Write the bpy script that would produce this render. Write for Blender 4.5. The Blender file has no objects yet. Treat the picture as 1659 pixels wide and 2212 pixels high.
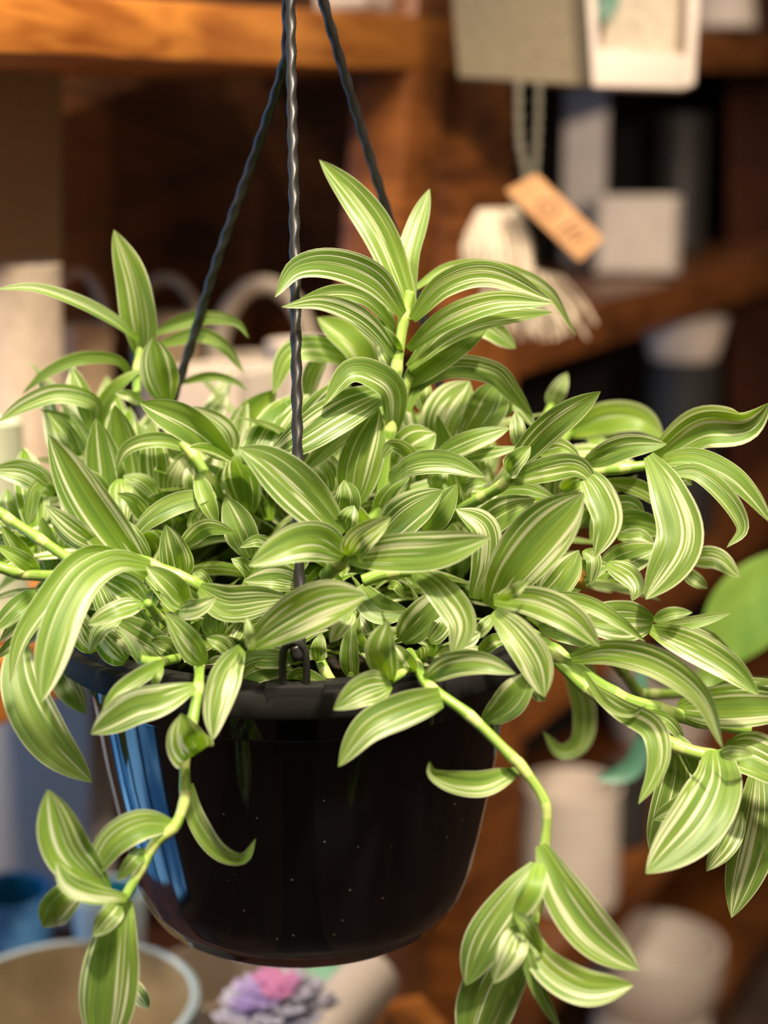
import bpy, bmesh, math, random
from mathutils import Vector, Matrix, Quaternion
from mathutils.noise import noise as pnoise
random.seed(11)
sc = bpy.context.scene
col = sc.collection

# ------------------------------------------------------------------ camera
FPX, CX, CY = 3370.0, 829.5, 1106.0
PITCH = math.radians(11.7)
RIM = 0.14
FW = Vector((0, math.cos(PITCH), -math.sin(PITCH)))
UP = Vector((0, math.sin(PITCH), math.cos(PITCH)))
RT = Vector((1, 0, 0))
def ray(px, py):
    return FW + RT * ((px - CX) / FPX) - UP * ((py - CY) / FPX)
ZC = FPX * RIM / 522.0
CAM = -ray(650, 1406) * ZC              # the middle of the pot's rim is the world origin
def P(px, py, d):                       # the point seen at a pixel, at d metres behind the pot's axis
    r = ray(px, py)
    return CAM + r * ((d - CAM.y) / r.y)
cam_d = bpy.data.cameras.new('camera')
cam = bpy.data.objects.new('camera', cam_d); col.objects.link(cam)
cam.location = CAM
cam.rotation_euler = (math.radians(90) - PITCH, 0, 0)
cam_d.sensor_fit = 'VERTICAL'; cam_d.sensor_height = 36.0; cam_d.sensor_width = 27.0
cam_d.lens = FPX / 2212.0 * 36.0
cam_d.clip_start = 0.02
cam_d.dof.use_dof = True
cam_d.dof.focus_distance = ZC - 0.105
cam_d.dof.aperture_fstop = 3.6
sc.camera = cam

# ------------------------------------------------------------------ world, lamps, exposure
w = bpy.data.worlds.new('world'); sc.world = w; w.use_nodes = True
w.node_tree.nodes['Background'].inputs[0].default_value = (1.0, 0.86, 0.70, 1)
w.node_tree.nodes['Background'].inputs[1].default_value = 0.42
def lamp(name, kind, loc, target, energy, color, size=0.2, spot=None):
    l = bpy.data.lights.new(name, kind); l.energy = energy; l.color = color
    if kind == 'AREA': l.shape = 'DISK'; l.size = size
    else: l.shadow_soft_size = size
    if spot: l.spot_size = math.radians(spot); l.spot_blend = 0.5
    o = bpy.data.objects.new(name, l); col.objects.link(o)
    o.location = loc
    o.rotation_euler = (Vector(target) - Vector(loc)).to_track_quat('-Z', 'Y').to_euler()
    return o
lamp('ceiling_spot', 'SPOT', (0.32, -0.75, 1.45), (0.02, 0, 0.05), 120, (1.0, 0.86, 0.66), 0.05, 60)
lamp('ceiling_spot', 'SPOT', (-0.75, -0.35, 1.60), (-0.1, 0.1, 0.0), 46, (1.0, 0.86, 0.68), 0.06, 70)
lamp('ceiling_spot', 'SPOT', (0.05, -0.30, 1.75), (-0.35, 0.7, 0.36), 55, (1.0, 0.82, 0.58), 0.05, 34)
lamp('ceiling_spot', 'SPOT', (0.95, -1.5, 0.92), (0.58, 1.6, -0.05), 145, (1.0, 0.82, 0.64), 0.08, 31)
lamp('ceiling_spot', 'SPOT', (-1.0, -0.25, 0.92), (-0.30, 0.45, -0.50), 42, (1.0, 0.86, 0.72), 0.05, 44)
lamp('ceiling_panel', 'AREA', (0.2, -1.1, 1.7), (0.1, 0.3, 0), 20, (1.0, 0.88, 0.74), 0.9)
sc.view_settings.view_transform = 'Standard'
sc.view_settings.look = 'None'
sc.view_settings.exposure = 0.80
sc.view_settings.gamma = 1.0
sc.view_settings.use_curve_mapping = False

# ------------------------------------------------------------------ materials
def new_mat(name):
    m = bpy.data.materials.new(name); m.use_nodes = True
    nt = m.node_tree
    return m, nt, nt.nodes['Principled BSDF'], nt.nodes['Material Output']
def N(nt, kind, **kw):
    n = nt.nodes.new(kind)
    for k, v in kw.items(): setattr(n, k, v)
    return n
def mathn(nt, op, a, b=None, c=None):
    n = N(nt, 'ShaderNodeMath', operation=op)
    for i, v in enumerate((a, b, c)):
        if v is None: continue
        if isinstance(v, (int, float)): n.inputs[i].default_value = v
        else: nt.links.new(v, n.inputs[i])
    return n.outputs[0]
def mixc(nt, f, a, b):
    n = N(nt, 'ShaderNodeMix', data_type='RGBA')
    for i, v in ((0, f), (6, a), (7, b)):
        if isinstance(v, (int, float)): n.inputs[i].default_value = v
        elif isinstance(v, tuple): n.inputs[i].default_value = (*v, 1)
        else: nt.links.new(v, n.inputs[i])
    return n.outputs[2]
def smooth(nt, v, lo, hi):
    n = N(nt, 'ShaderNodeMapRange', interpolation_type='SMOOTHSTEP')
    nt.links.new(v, n.inputs[0]); n.inputs[1].default_value = lo; n.inputs[2].default_value = hi
    return n.outputs[0]
def plain(name, c, rough=0.6, c2=None, scale=12, bump=0.0, spec=0.5, coat=0.0, stretch=None):
    m, nt, b, out = new_mat(name)
    tc = N(nt, 'ShaderNodeTexCoord')
    no = N(nt, 'ShaderNodeTexNoise'); no.inputs['Scale'].default_value = scale; no.inputs['Detail'].default_value = 4
    if stretch:
        mp = N(nt, 'ShaderNodeMapping'); mp.inputs['Scale'].default_value = stretch
        nt.links.new(tc.outputs['Object'], mp.inputs[0]); nt.links.new(mp.outputs[0], no.inputs['Vector'])
    else:
        nt.links.new(tc.outputs['Object'], no.inputs['Vector'])
    c2 = c2 or tuple(x * 0.85 for x in c)
    f = smooth(nt, no.outputs[0], 0.35, 0.65)
    nt.links.new(mixc(nt, f, c2, c), b.inputs['Base Color'])
    b.inputs['Roughness'].default_value = rough
    b.inputs['Specular IOR Level'].default_value = spec
    b.inputs['Coat Weight'].default_value = coat
    if bump:
        bp = N(nt, 'ShaderNodeBump'); bp.inputs['Strength'].default_value = bump; bp.inputs['Distance'].default_value = 0.004
        nt.links.new(no.outputs[0], bp.inputs['Height']); nt.links.new(bp.outputs[0], b.inputs['Normal'])
    return m
def wood(name, light, dark, rough=0.35, scale=3.0):
    m, nt, b, out = new_mat(name)
    tc = N(nt, 'ShaderNodeTexCoord')
    mp = N(nt, 'ShaderNodeMapping'); mp.inputs['Scale'].default_value = (1.2, 1.2, 7.0)
    no = N(nt, 'ShaderNodeTexNoise'); no.inputs['Scale'].default_value = scale * 2.2; no.inputs['Detail'].default_value = 5; no.inputs['Distortion'].default_value = 0.9
    n2 = N(nt, 'ShaderNodeTexNoise'); n2.inputs['Scale'].default_value = 5.0; n2.inputs['Detail'].default_value = 3
    nt.links.new(tc.outputs['Object'], mp.inputs[0]); nt.links.new(mp.outputs[0], no.inputs['Vector']); nt.links.new(tc.outputs['Object'], n2.inputs['Vector'])
    f = smooth(nt, no.outputs[0], 0.32, 0.68)
    c1 = mixc(nt, f, dark, light)
    f2 = smooth(nt, n2.outputs[0], 0.35, 0.7)
    c = mixc(nt, mathn(nt, 'MULTIPLY', f2, 0.45), c1, tuple(x * 1.35 for x in light))
    nt.links.new(c, b.inputs['Base Color'])
    b.inputs['Roughness'].default_value = rough
    return m
def leaf_mat(name):
    m, nt, b, out = new_mat(name)
    uv = N(nt, 'ShaderNodeUVMap'); sp = N(nt, 'ShaderNodeSeparateXYZ'); nt.links.new(uv.outputs[0], sp.inputs[0])
    U, V = sp.outputs[0], sp.outputs[1]
    sd = N(nt, 'ShaderNodeAttribute', attribute_name='seed'); S = sd.outputs['Fac']
    td = N(nt, 'ShaderNodeAttribute', attribute_name='tint'); T = td.outputs['Fac']
    wd = N(nt, 'ShaderNodeAttribute', attribute_name='white'); W = wd.outputs['Fac']
    def stripes(freq, along, off):
        cb = N(nt, 'ShaderNodeCombineXYZ')
        nt.links.new(mathn(nt, 'MULTIPLY', U, freq), cb.inputs[0])
        nt.links.new(mathn(nt, 'MULTIPLY', V, along), cb.inputs[1])
        nt.links.new(mathn(nt, 'MULTIPLY_ADD', S, 53.0, off), cb.inputs[2])
        no = N(nt, 'ShaderNodeTexNoise'); no.inputs['Scale'].default_value = 1.0; no.inputs['Detail'].default_value = 1.0
        nt.links.new(cb.outputs[0], no.inputs['Vector'])
        return no.outputs[0]
    fine, wide, grain = stripes(15.0, 0.6, 0.0), stripes(6.0, 0.9, 9.0), stripes(38.0, 1.6, 21.0)
    green = mixc(nt, T, (0.128, 0.205, 0.020), (0.275, 0.405, 0.005))
    dark = mixc(nt, T, (0.042, 0.112, 0.012), (0.105, 0.250, 0.004))
    g = mixc(nt, mathn(nt, 'MULTIPLY_ADD', smooth(nt, wide, 0.40, 0.56), 0.55, mathn(nt, 'MULTIPLY', smooth(nt, grain, 0.38, 0.6), 0.35)), dark, green)
    g = mixc(nt, mathn(nt, 'MULTIPLY', smooth(nt, grain, 0.45, 0.7), 0.35), g, (0.30, 0.42, 0.07))
    # dotted white veins (thin) and wide cream bands; more of them towards the margins
    thr = mathn(nt, 'SUBTRACT', 0.630, mathn(nt, 'MULTIPLY', W, 0.10))
    a = N(nt, 'ShaderNodeMapRange', interpolation_type='SMOOTHSTEP')
    nt.links.new(fine, a.inputs[0]); nt.links.new(thr, a.inputs[1]); nt.links.new(mathn(nt, 'ADD', thr, 0.035), a.inputs[2])
    thr2 = mathn(nt, 'SUBTRACT', 0.705, mathn(nt, 'MULTIPLY', W, 0.10))
    a2 = N(nt, 'ShaderNodeMapRange', interpolation_type='SMOOTHSTEP')
    nt.links.new(wide, a2.inputs[0]); nt.links.new(thr2, a2.inputs[1]); nt.links.new(mathn(nt, 'ADD', thr2, 0.04), a2.inputs[2])
    edge = smooth(nt, mathn(nt, 'ABSOLUTE', mathn(nt, 'SUBTRACT', U, 0.5)), 0.455, 0.49)
    s = mathn(nt, 'MAXIMUM', mathn(nt, 'MULTIPLY', a.outputs[0], 0.88), mathn(nt, 'MULTIPLY', a2.outputs[0], 0.85))
    s = mathn(nt, 'MAXIMUM', s, mathn(nt, 'MULTIPLY', edge, 0.75))
    s = mathn(nt, 'MULTIPLY', s, smooth(nt, V, 0.0, 0.22))
    c = mixc(nt, s, g, (0.84, 0.82, 0.58))
    geo = N(nt, 'ShaderNodeNewGeometry')
    c = mixc(nt, mathn(nt, 'MULTIPLY', geo.outputs['Backfacing'], 0.3), c, (0.30, 0.42, 0.13))
    nt.links.new(c, b.inputs['Base Color'])
    b.inputs['Roughness'].default_value = 0.42
    b.inputs['Specular IOR Level'].default_value = 0.35
    bp = N(nt, 'ShaderNodeBump'); bp.inputs['Strength'].default_value = 0.25; bp.inputs['Distance'].default_value = 0.0012
    nt.links.new(fine, bp.inputs['Height']); nt.links.new(bp.outputs[0], b.inputs['Normal'])
    tr = N(nt, 'ShaderNodeBsdfTranslucent')
    hs = N(nt, 'ShaderNodeHueSaturation'); hs.inputs['Saturation'].default_value = 1.15; hs.inputs['Value'].default_value = 1.5
    nt.links.new(c, hs.inputs['Color']); nt.links.new(hs.outputs[0], tr.inputs[0])
    mx = N(nt, 'ShaderNodeMixShader'); mx.inputs[0].default_value = 0.33
    nt.links.new(b.outputs[0], mx.inputs[1]); nt.links.new(tr.outputs[0], mx.inputs[2])
    nt.links.new(mx.outputs[0], out.inputs[0])
    return m
def stem_mat(name):
    m, nt, b, out = new_mat(name)
    td = N(nt, 'ShaderNodeAttribute', attribute_name='tint')
    uv = N(nt, 'ShaderNodeUVMap'); no = N(nt, 'ShaderNodeTexNoise'); mp = N(nt, 'ShaderNodeMapping')
    mp.inputs['Scale'].default_value = (16, 2, 1); no.inputs['Scale'].default_value = 1
    nt.links.new(uv.outputs[0], mp.inputs[0]); nt.links.new(mp.outputs[0], no.inputs['Vector'])
    c = mixc(nt, td.outputs['Fac'], (0.16, 0.32, 0.025), (0.55, 0.60, 0.22))
    c = mixc(nt, mathn(nt, 'MULTIPLY', smooth(nt, no.outputs[0], 0.45, 0.65), 0.5), c, (0.50, 0.60, 0.16))
    nt.links.new(c, b.inputs['Base Color'])
    b.inputs['Roughness'].default_value = 0.38
    b.inputs['Subsurface Weight'].default_value = 0.0
    return m
M = {}
M['leaf'] = leaf_mat('striped_leaf')
M['stem'] = stem_mat('green_stem')
M['pot'] = plain('black_gloss_plastic', (0.0055, 0.0055, 0.006), 0.07, (0.0045, 0.0045, 0.005), 40, 0.0, 0.55)
_nt = M['pot'].node_tree; _b = _nt.nodes['Principled BSDF']
_tc = N(_nt, 'ShaderNodeTexCoord'); _v = N(_nt, 'ShaderNodeTexVoronoi'); _v.inputs['Scale'].default_value = 230
_nt.links.new(_tc.outputs['Object'], _v.inputs['Vector'])
_sx = N(_nt, 'ShaderNodeSeparateXYZ'); _nt.links.new(_v.outputs['Color'], _sx.inputs[0])
_m = mathn(_nt, 'MULTIPLY', mathn(_nt, 'LESS_THAN', _v.outputs['Distance'], 0.17), mathn(_nt, 'GREATER_THAN', _sx.outputs[0], 0.93))
_old = _b.inputs['Base Color'].links[0].from_socket                 # specks of dried water and dust on the plastic
_nt.links.new(mixc(_nt, mathn(_nt, 'MULTIPLY', _m, 0.5), _old, (0.22, 0.20, 0.17)), _b.inputs['Base Color'])
M['palejar'] = plain('pale_yellow_glass', (0.50, 0.52, 0.36), 0.25)
M['rim'] = plain('black_satin_plastic', (0.020, 0.019, 0.018), 0.50, (0.015, 0.015, 0.014), 60, 0, 0.04)
M['cord'] = plain('black_twisted_plastic', (0.020, 0.019, 0.018), 0.38, (0.014, 0.013, 0.012), 80)
M['soil'] = plain('potting_soil', (0.035, 0.022, 0.013), 0.95, (0.012, 0.008, 0.005), 160, 0.8)
M['perlite'] = plain('perlite', (0.62, 0.58, 0.46), 0.9)
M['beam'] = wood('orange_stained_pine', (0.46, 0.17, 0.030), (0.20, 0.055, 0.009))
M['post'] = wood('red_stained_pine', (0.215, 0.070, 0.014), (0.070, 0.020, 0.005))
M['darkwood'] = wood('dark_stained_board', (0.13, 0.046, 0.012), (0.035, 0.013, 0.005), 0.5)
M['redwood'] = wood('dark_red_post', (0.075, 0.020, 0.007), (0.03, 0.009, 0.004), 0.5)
M['black'] = plain('black_board', (0.006, 0.005, 0.005), 0.7)
M['olive'] = plain('olive_grey_paint', (0.40, 0.34, 0.21), 0.7, (0.35, 0.30, 0.18), 6)
M['white'] = plain('matt_white_ceramic', (0.66, 0.56, 0.47), 0.55, (0.60, 0.51, 0.43), 20)
M['white2'] = plain('pale_stoneware', (0.58, 0.47, 0.36), 0.6, (0.50, 0.40, 0.30), 90, 0.2)
M['charcoal'] = plain('charcoal_ceramic', (0.030, 0.028, 0.026), 0.5)
M['canvas'] = plain('woven_canvas', (0.60, 0.52, 0.40), 0.8, (0.46, 0.39, 0.29), 120, 0.4)
M['kraft'] = plain('kraft_paper', (0.37, 0.19, 0.08), 0.8, (0.32, 0.16, 0.06), 40)
M['twine'] = plain('grey_twine', (0.13, 0.115, 0.08), 0.9)
M['ink'] = plain('printed_ink', (0.12, 0.06, 0.03), 0.8)
M['yarn'] = plain('cotton_yarn', (0.70, 0.60, 0.47), 0.9, (0.50, 0.40, 0.28), 120, 0.6, stretch=(6, 6, 0.6))
M['basket'] = plain('tan_stoneware', (0.40, 0.29, 0.18), 0.55, (0.30, 0.21, 0.12), 40)
M['plaster'] = plain('white_plaster', (0.62, 0.58, 0.55), 0.8, (0.56, 0.52, 0.50), 5)
M['greypost'] = plain('grey_painted_wood', (0.30, 0.27, 0.25), 0.6)
M['teal'] = plain('turquoise_glaze', (0.03, 0.30, 0.38), 0.15, (0.02, 0.20, 0.34), 9, 0, 0.6)
M['blue'] = plain('blue_weave', (0.06, 0.22, 0.50), 0.6, (0.12, 0.32, 0.60), 90)
M['paleblue'] = plain('pale_blue_glaze', (0.55, 0.66, 0.70), 0.2, (0.45, 0.58, 0.62), 14)
M['cream'] = plain('cream_glaze', (0.60, 0.50, 0.38), 0.35, (0.50, 0.38, 0.26), 10)
M['orange'] = plain('orange_glaze', (0.66, 0.24, 0.06), 0.4, (0.55, 0.20, 0.06), 20)
M['olivepot'] = plain('brown_glaze', (0.44, 0.34, 0.20), 0.4, (0.26, 0.19, 0.10), 12)
M['pink'] = plain('magenta_petal', (0.70, 0.22, 0.40), 0.5, (0.60, 0.25, 0.50), 30)
M['violet'] = plain('violet_petal', (0.38, 0.28, 0.60), 0.5, (0.50, 0.40, 0.66), 30)
M['lilac'] = plain('pale_lilac_petal', (0.62, 0.58, 0.66), 0.5, (0.50, 0.50, 0.62), 30)
M['mint'] = plain('mint_glaze', (0.30, 0.58, 0.42), 0.3, (0.45, 0.62, 0.50), 30)
M['plainleaf'] = plain('plain_green_leaf', (0.15, 0.25, 0.035), 0.45, (0.08, 0.17, 0.02), 18)
M['greyleaf'] = plain('blue_green_leaf', (0.075, 0.19, 0.12), 0.45, (0.05, 0.14, 0.08), 18)
M['dryleaf'] = plain('dry_leaf', (0.40, 0.20, 0.03), 0.7, (0.26, 0.12, 0.02), 60)
M['floor'] = plain('brown_floor', (0.115, 0.068, 0.046), 0.5, (0.07, 0.042, 0.03), 4)
M['wallpaint'] = plain('warm_wall_paint', (0.30, 0.21, 0.16), 0.8, (0.27, 0.19, 0.14), 2)
M['doorblack'] = plain('dark_door_paint', (0.012, 0.010, 0.009), 0.5)
mg, nt, b, out = new_mat('clear_glass')
b.inputs['Transmission Weight'].default_value = 0.9; b.inputs['Roughness'].default_value = 0.05
b.inputs['Base Color'].default_value = (0.9, 0.93, 0.85, 1)
M['glass'] = mg
md, nt, b, out = new_mat('daylit_pane')
tcn = N(nt, 'ShaderNodeTexCoord'); non = N(nt, 'ShaderNodeTexNoise'); non.inputs['Scale'].default_value = 3.2
nt.links.new(tcn.outputs['Object'], non.inputs['Vector'])
nt.links.new(mixc(nt, smooth(nt, non.outputs[0], 0.4, 0.6), (0.03, 0.16, 0.42), (0.22, 0.55, 0.95)), b.inputs['Emission Color'])
b.inputs['Emission Strength'].default_value = 1.9; b.inputs['Base Color'].default_value = (0.1, 0.1, 0.1, 1)
M['pane'] = md

# ------------------------------------------------------------------ helpers
def link(name, bm, mat, parent=None, smooth_=True, recalc=True):
    if recalc: bmesh.ops.recalc_face_normals(bm, faces=bm.faces)
    me = bpy.data.meshes.new(name); bm.to_mesh(me); bm.free()
    if smooth_:
        me.polygons.foreach_set('use_smooth', [True] * len(me.polygons))
        if smooth_ != 'all': me.set_sharp_from_angle(angle=math.radians(38))
    if mat: me.materials.append(M[mat] if isinstance(mat, str) else mat)
    o = bpy.data.objects.new(name, me); col.objects.link(o)
    if parent: o.parent = parent; o.matrix_parent_inverse = parent.matrix_world.inverted() if False else Matrix.Translation(-parent.location)
    return o
def tag(o, label, cat, group=None, kind=None):
    o['label'] = label; o['category'] = cat
    if group: o['group'] = group
    if kind: o['kind'] = kind
    return o
def struct(o): o['kind'] = 'structure'; return o
def thing(name, loc, label, cat, group=None):
    o = bpy.data.objects.new(name, None); col.objects.link(o); o.location = loc; o.empty_display_size = 0.05
    return tag(o, label, cat, group)
def lathe(bm, prof, centre, seg=48, wob=None):
    c = Vector(centre); rings = []
    for r, z in prof:
        if r < 1e-6: rings.append([bm.verts.new(c + Vector((0, 0, z)))]); continue
        ring = []
        for i in range(seg):
            a = 2 * math.pi * i / seg
            rr = r * (1 + (wob(a, z) if wob else 0))
            ring.append(bm.verts.new(c + Vector((rr * math.cos(a), rr * math.sin(a), z))))
        rings.append(ring)
    for a, b in zip(rings, rings[1:]):
        for i in range(seg):
            j = (i + 1) % seg
            if len(a) == 1 and len(b) == 1: continue
            if len(a) == 1: bm.faces.new((a[0], b[j], b[i]))
            elif len(b) == 1: bm.faces.new((a[i], a[j], b[0]))
            else: bm.faces.new((a[i], a[j], b[j], b[i]))
def hexa(bm, q, back, bevel=0.0):
    """prism: front quad q (4 points) pushed along vector back"""
    v = [bm.verts.new(p) for p in q] + [bm.verts.new(Vector(p) + Vector(back)) for p in q]
    fs = [bm.faces.new((v[0], v[1], v[2], v[3])), bm.faces.new((v[7], v[6], v[5], v[4]))]
    for i in range(4):
        j = (i + 1) % 4; fs.append(bm.faces.new((v[i], v[4 + i], v[4 + j], v[j])))
    if bevel:
        es = list({e for f in fs for e in f.edges})
        bmesh.ops.bevel(bm, geom=es, offset=bevel, segments=2, affect='EDGES', profile=0.6)
def boxbm(bm, c, half, rz=0.0, bevel=0.0):
    R = Matrix.Rotation(rz, 3, 'Z'); c = Vector(c); hx, hy, hz = half
    q = [c + R @ Vector(p) for p in ((-hx, -hy, -hz), (hx, -hy, -hz), (hx, -hy, hz), (-hx, -hy, hz))]
    hexa(bm, q, R @ Vector((0, 2 * hy, 0)), bevel)
def crom(pts, n):
    pts = [Vector(p) for p in pts]
    if len(pts) == 2: pts = [pts[0], (pts[0] + pts[1]) / 2, pts[1]]
    e = [2 * pts[0] - pts[1]] + pts + [2 * pts[-1] - pts[-2]]
    L = [0]
    dense = []
    for i in range(1, len(e) - 2):
        p0, p1, p2, p3 = e[i - 1:i + 3]
        for k in range(16):
            t = k / 16
            dense.append(0.5 * (2 * p1 + (p2 - p0) * t + (2 * p0 - 5 * p1 + 4 * p2 - p3) * t * t + (3 * p1 - p0 - 3 * p2 + p3) * t ** 3))
    dense.append(pts[-1])
    for a, b in zip(dense, dense[1:]): L.append(L[-1] + (b - a).length)
    out = []; j = 0
    for k in range(n):
        s = L[-1] * k / (n - 1)
        while j < len(L) - 2 and L[j + 1] < s: j += 1
        t = (s - L[j]) / max(1e-9, L[j + 1] - L[j])
        out.append(dense[j].lerp(dense[j + 1], min(1, max(0, t))))
    return out
def tube(bm, pts, rad, n=40, seg=10, twist=0.0, flat=1.0, tint=None, caps=True):
    """swept tube; rad(t) -> radius; twist and flat give a turning oval section"""
    c = crom(pts, n); uvl = bm.loops.layers.uv.verify()
    tl = bm.verts.layers.float.get('tint') or bm.verts.layers.float.new('tint')
    prev = None; rings = []
    for i, p in enumerate(c):
        t = (c[min(i + 1, n - 1)] - c[max(i - 1, 0)]).normalized()
        if prev is None: prev = t.orthogonal().normalized()
        prev = (prev - t * prev.dot(t)).normalized()
        b = t.cross(prev); f = i / (n - 1); r = rad(f); ring = []
        for k in range(seg):
            a = 2 * math.pi * k / seg; x, y = math.cos(a) * r, math.sin(a) * r * flat
            w_ = twist * f; x, y = x * math.cos(w_) - y * math.sin(w_), x * math.sin(w_) + y * math.cos(w_)
            v = bm.verts.new(p + prev * x + b * y); v[tl] = tint(f) if tint else 0.0
            ring.append(v)
        rings.append(ring)
    for i in range(n - 1):
        for k in range(seg):
            j = (k + 1) % seg
            fc = bm.faces.new((rings[i][k], rings[i][j], rings[i + 1][j], rings[i + 1][k]))
            for lp, uvv in zip(fc.loops, ((k / seg, i / n), ((k + 1) / seg, i / n), ((k + 1) / seg, (i + 1) / n), (k / seg, (i + 1) / n))):
                lp[uvl].uv = uvv
    if caps:
        bm.faces.new(rings[0][::-1]); bm.faces.new(rings[-1])

# ------------------------------------------------------------------ room shell
Z_FLOOR = -1.5
def slab(name, c, half, mat):
    bm = bmesh.new(); boxbm(bm, c, half); return struct(link(name, bm, mat, smooth_=False))
zm0, hz0 = (2.45 + Z_FLOOR) / 2, (2.45 - Z_FLOOR) / 2
slab('floor', (1.05, 0.9, Z_FLOOR - 0.05), (2.55, 3.6, 0.05), 'floor')
slab('wall_back', (1.05, 4.55, zm0), (2.55, 0.05, hz0), 'black')
slab('wall_front', (1.05, -2.75, zm0), (2.55, 0.05, hz0), 'wallpaint')
slab('wall_right', (3.55, 0.9, zm0), (0.05, 3.6, hz0), 'wallpaint')
bm = bmesh.new()                                     # left wall with a floor-to-head shop window
zm, hz = (2.45 + Z_FLOOR) / 2, (2.45 - Z_FLOOR) / 2
WX = -1.45
WY0, WY1, WZ0, WZ1 = -0.20, 1.30, Z_FLOOR + 0.10, 0.90
def wl(y0, y1, z0, z1): boxbm(bm, (WX, (y0 + y1) / 2, (z0 + z1) / 2), (0.05, (y1 - y0) / 2, (z1 - z0) / 2))
wl(-2.7, WY0, Z_FLOOR, 2.45); wl(WY1, 4.5, Z_FLOOR, 2.45); wl(WY0, WY1, Z_FLOOR, WZ0); wl(WY0, WY1, WZ1, 2.45)
struct(link('wall_left', bm, 'wallpaint', smooth_=False))
bm = bmesh.new(); boxbm(bm, (WX - 0.03, (WY0 + WY1) / 2, (WZ0 + WZ1) / 2), (0.004, (WY1 - WY0) / 2, (WZ1 - WZ0) / 2))
win = struct(link('window_1', bm, 'pane', smooth_=False))
bm = bmesh.new()
for k in range(5): boxbm(bm, (WX + 0.01, WY0 + 0.02 + (WY1 - WY0 - 0.04) * k / 4, (WZ0 + WZ1) / 2), (0.03, 0.022, (WZ1 - WZ0) / 2))
for z in (WZ0 + 0.02, -0.62, 0.12, WZ1 - 0.02): boxbm(bm, (WX + 0.01, (WY0 + WY1) / 2, z), (0.026, (WY1 - WY0) / 2, 0.022))
o = link('window_frame', bm, 'doorblack', win, smooth_=False)
bm = bmesh.new(); boxbm(bm, (0.02, -1.25, Z_FLOOR + 0.0015), (0.30, 0.85, 0.0015)); struct(link('dark_reflection_sheet', bm, 'doorblack', smooth_=False))  # dark sheet added out of view to blacken the middle of the pot's reflection
bm = bmesh.new(); boxbm(bm, (0.05, -2.67, Z_FLOOR + 1.05), (0.48, 0.03, 1.05)); struct(link('door_1', bm, 'doorblack', smooth_=False))

# ------------------------------------------------------------------ timber shelving behind
UX = Vector((0.454, 0.891, 0)); NIN = Vector((-0.891, 0.454, 0))
def depth_at(px):                                    # the shelving's front runs away to the right
    return CAM.y + 1.70 * 1770.0 / (2600.0 - px)
def S(px, py, off=0.0): return P(px, py, depth_at(px) + off)
def timber(name, q, back, mat, parent, bev=0.004):
    bm = bmesh.new(); hexa(bm, q, back, bev); return link(name, bm, mat, parent)
rack = thing('shelving_unit', S(1050, 2200), 'dark stained timber shelving running back to the right behind the hanging plant', 'shelf')
timber('shelf_board', [S(-150, 108), S(985, 155), S(985, 38), S(-150, -30)], NIN * 0.34, 'beam', rack)
timber('shelf_board', [S(-150, 1640), S(800, 1190), S(800, 1075), S(-150, 1490)], NIN * 0.40, 'beam', rack)
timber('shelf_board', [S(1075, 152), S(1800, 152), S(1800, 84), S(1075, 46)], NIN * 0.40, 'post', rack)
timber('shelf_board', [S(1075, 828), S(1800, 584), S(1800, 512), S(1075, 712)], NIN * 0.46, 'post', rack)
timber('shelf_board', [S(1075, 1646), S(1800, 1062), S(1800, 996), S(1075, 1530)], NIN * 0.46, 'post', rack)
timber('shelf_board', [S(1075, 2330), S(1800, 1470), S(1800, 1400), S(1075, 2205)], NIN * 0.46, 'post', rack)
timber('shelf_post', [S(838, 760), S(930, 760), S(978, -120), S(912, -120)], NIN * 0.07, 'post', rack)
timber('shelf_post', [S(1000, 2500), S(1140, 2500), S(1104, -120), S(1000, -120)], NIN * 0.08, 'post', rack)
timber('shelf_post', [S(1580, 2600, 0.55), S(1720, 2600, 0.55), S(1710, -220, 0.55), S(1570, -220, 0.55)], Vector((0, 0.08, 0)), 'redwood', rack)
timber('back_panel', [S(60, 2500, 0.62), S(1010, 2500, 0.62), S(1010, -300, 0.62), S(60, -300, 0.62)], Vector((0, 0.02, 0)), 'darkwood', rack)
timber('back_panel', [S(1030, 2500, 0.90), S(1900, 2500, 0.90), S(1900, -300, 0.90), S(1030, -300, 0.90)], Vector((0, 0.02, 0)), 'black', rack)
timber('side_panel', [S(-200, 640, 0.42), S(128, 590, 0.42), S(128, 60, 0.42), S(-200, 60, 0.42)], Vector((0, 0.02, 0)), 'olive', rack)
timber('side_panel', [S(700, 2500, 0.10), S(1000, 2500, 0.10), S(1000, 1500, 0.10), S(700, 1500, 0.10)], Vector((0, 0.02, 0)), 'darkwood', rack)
_a, _b = S(1075, 2860), S(1800, 1880); _b.z = _a.z; _d = Vector((0, 0, -0.06))
timber('shelf_board', [_a + _d, _b + _d, _b, _a], NIN * 0.46, 'post', rack)
timber('shelf_post', [S(196, 2500, 0.22), S(242, 2500, 0.22), S(242, 1480, 0.22), S(196, 1480, 0.22)], Vector((0, 0.03, 0)), 'greypost', rack)

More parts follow.
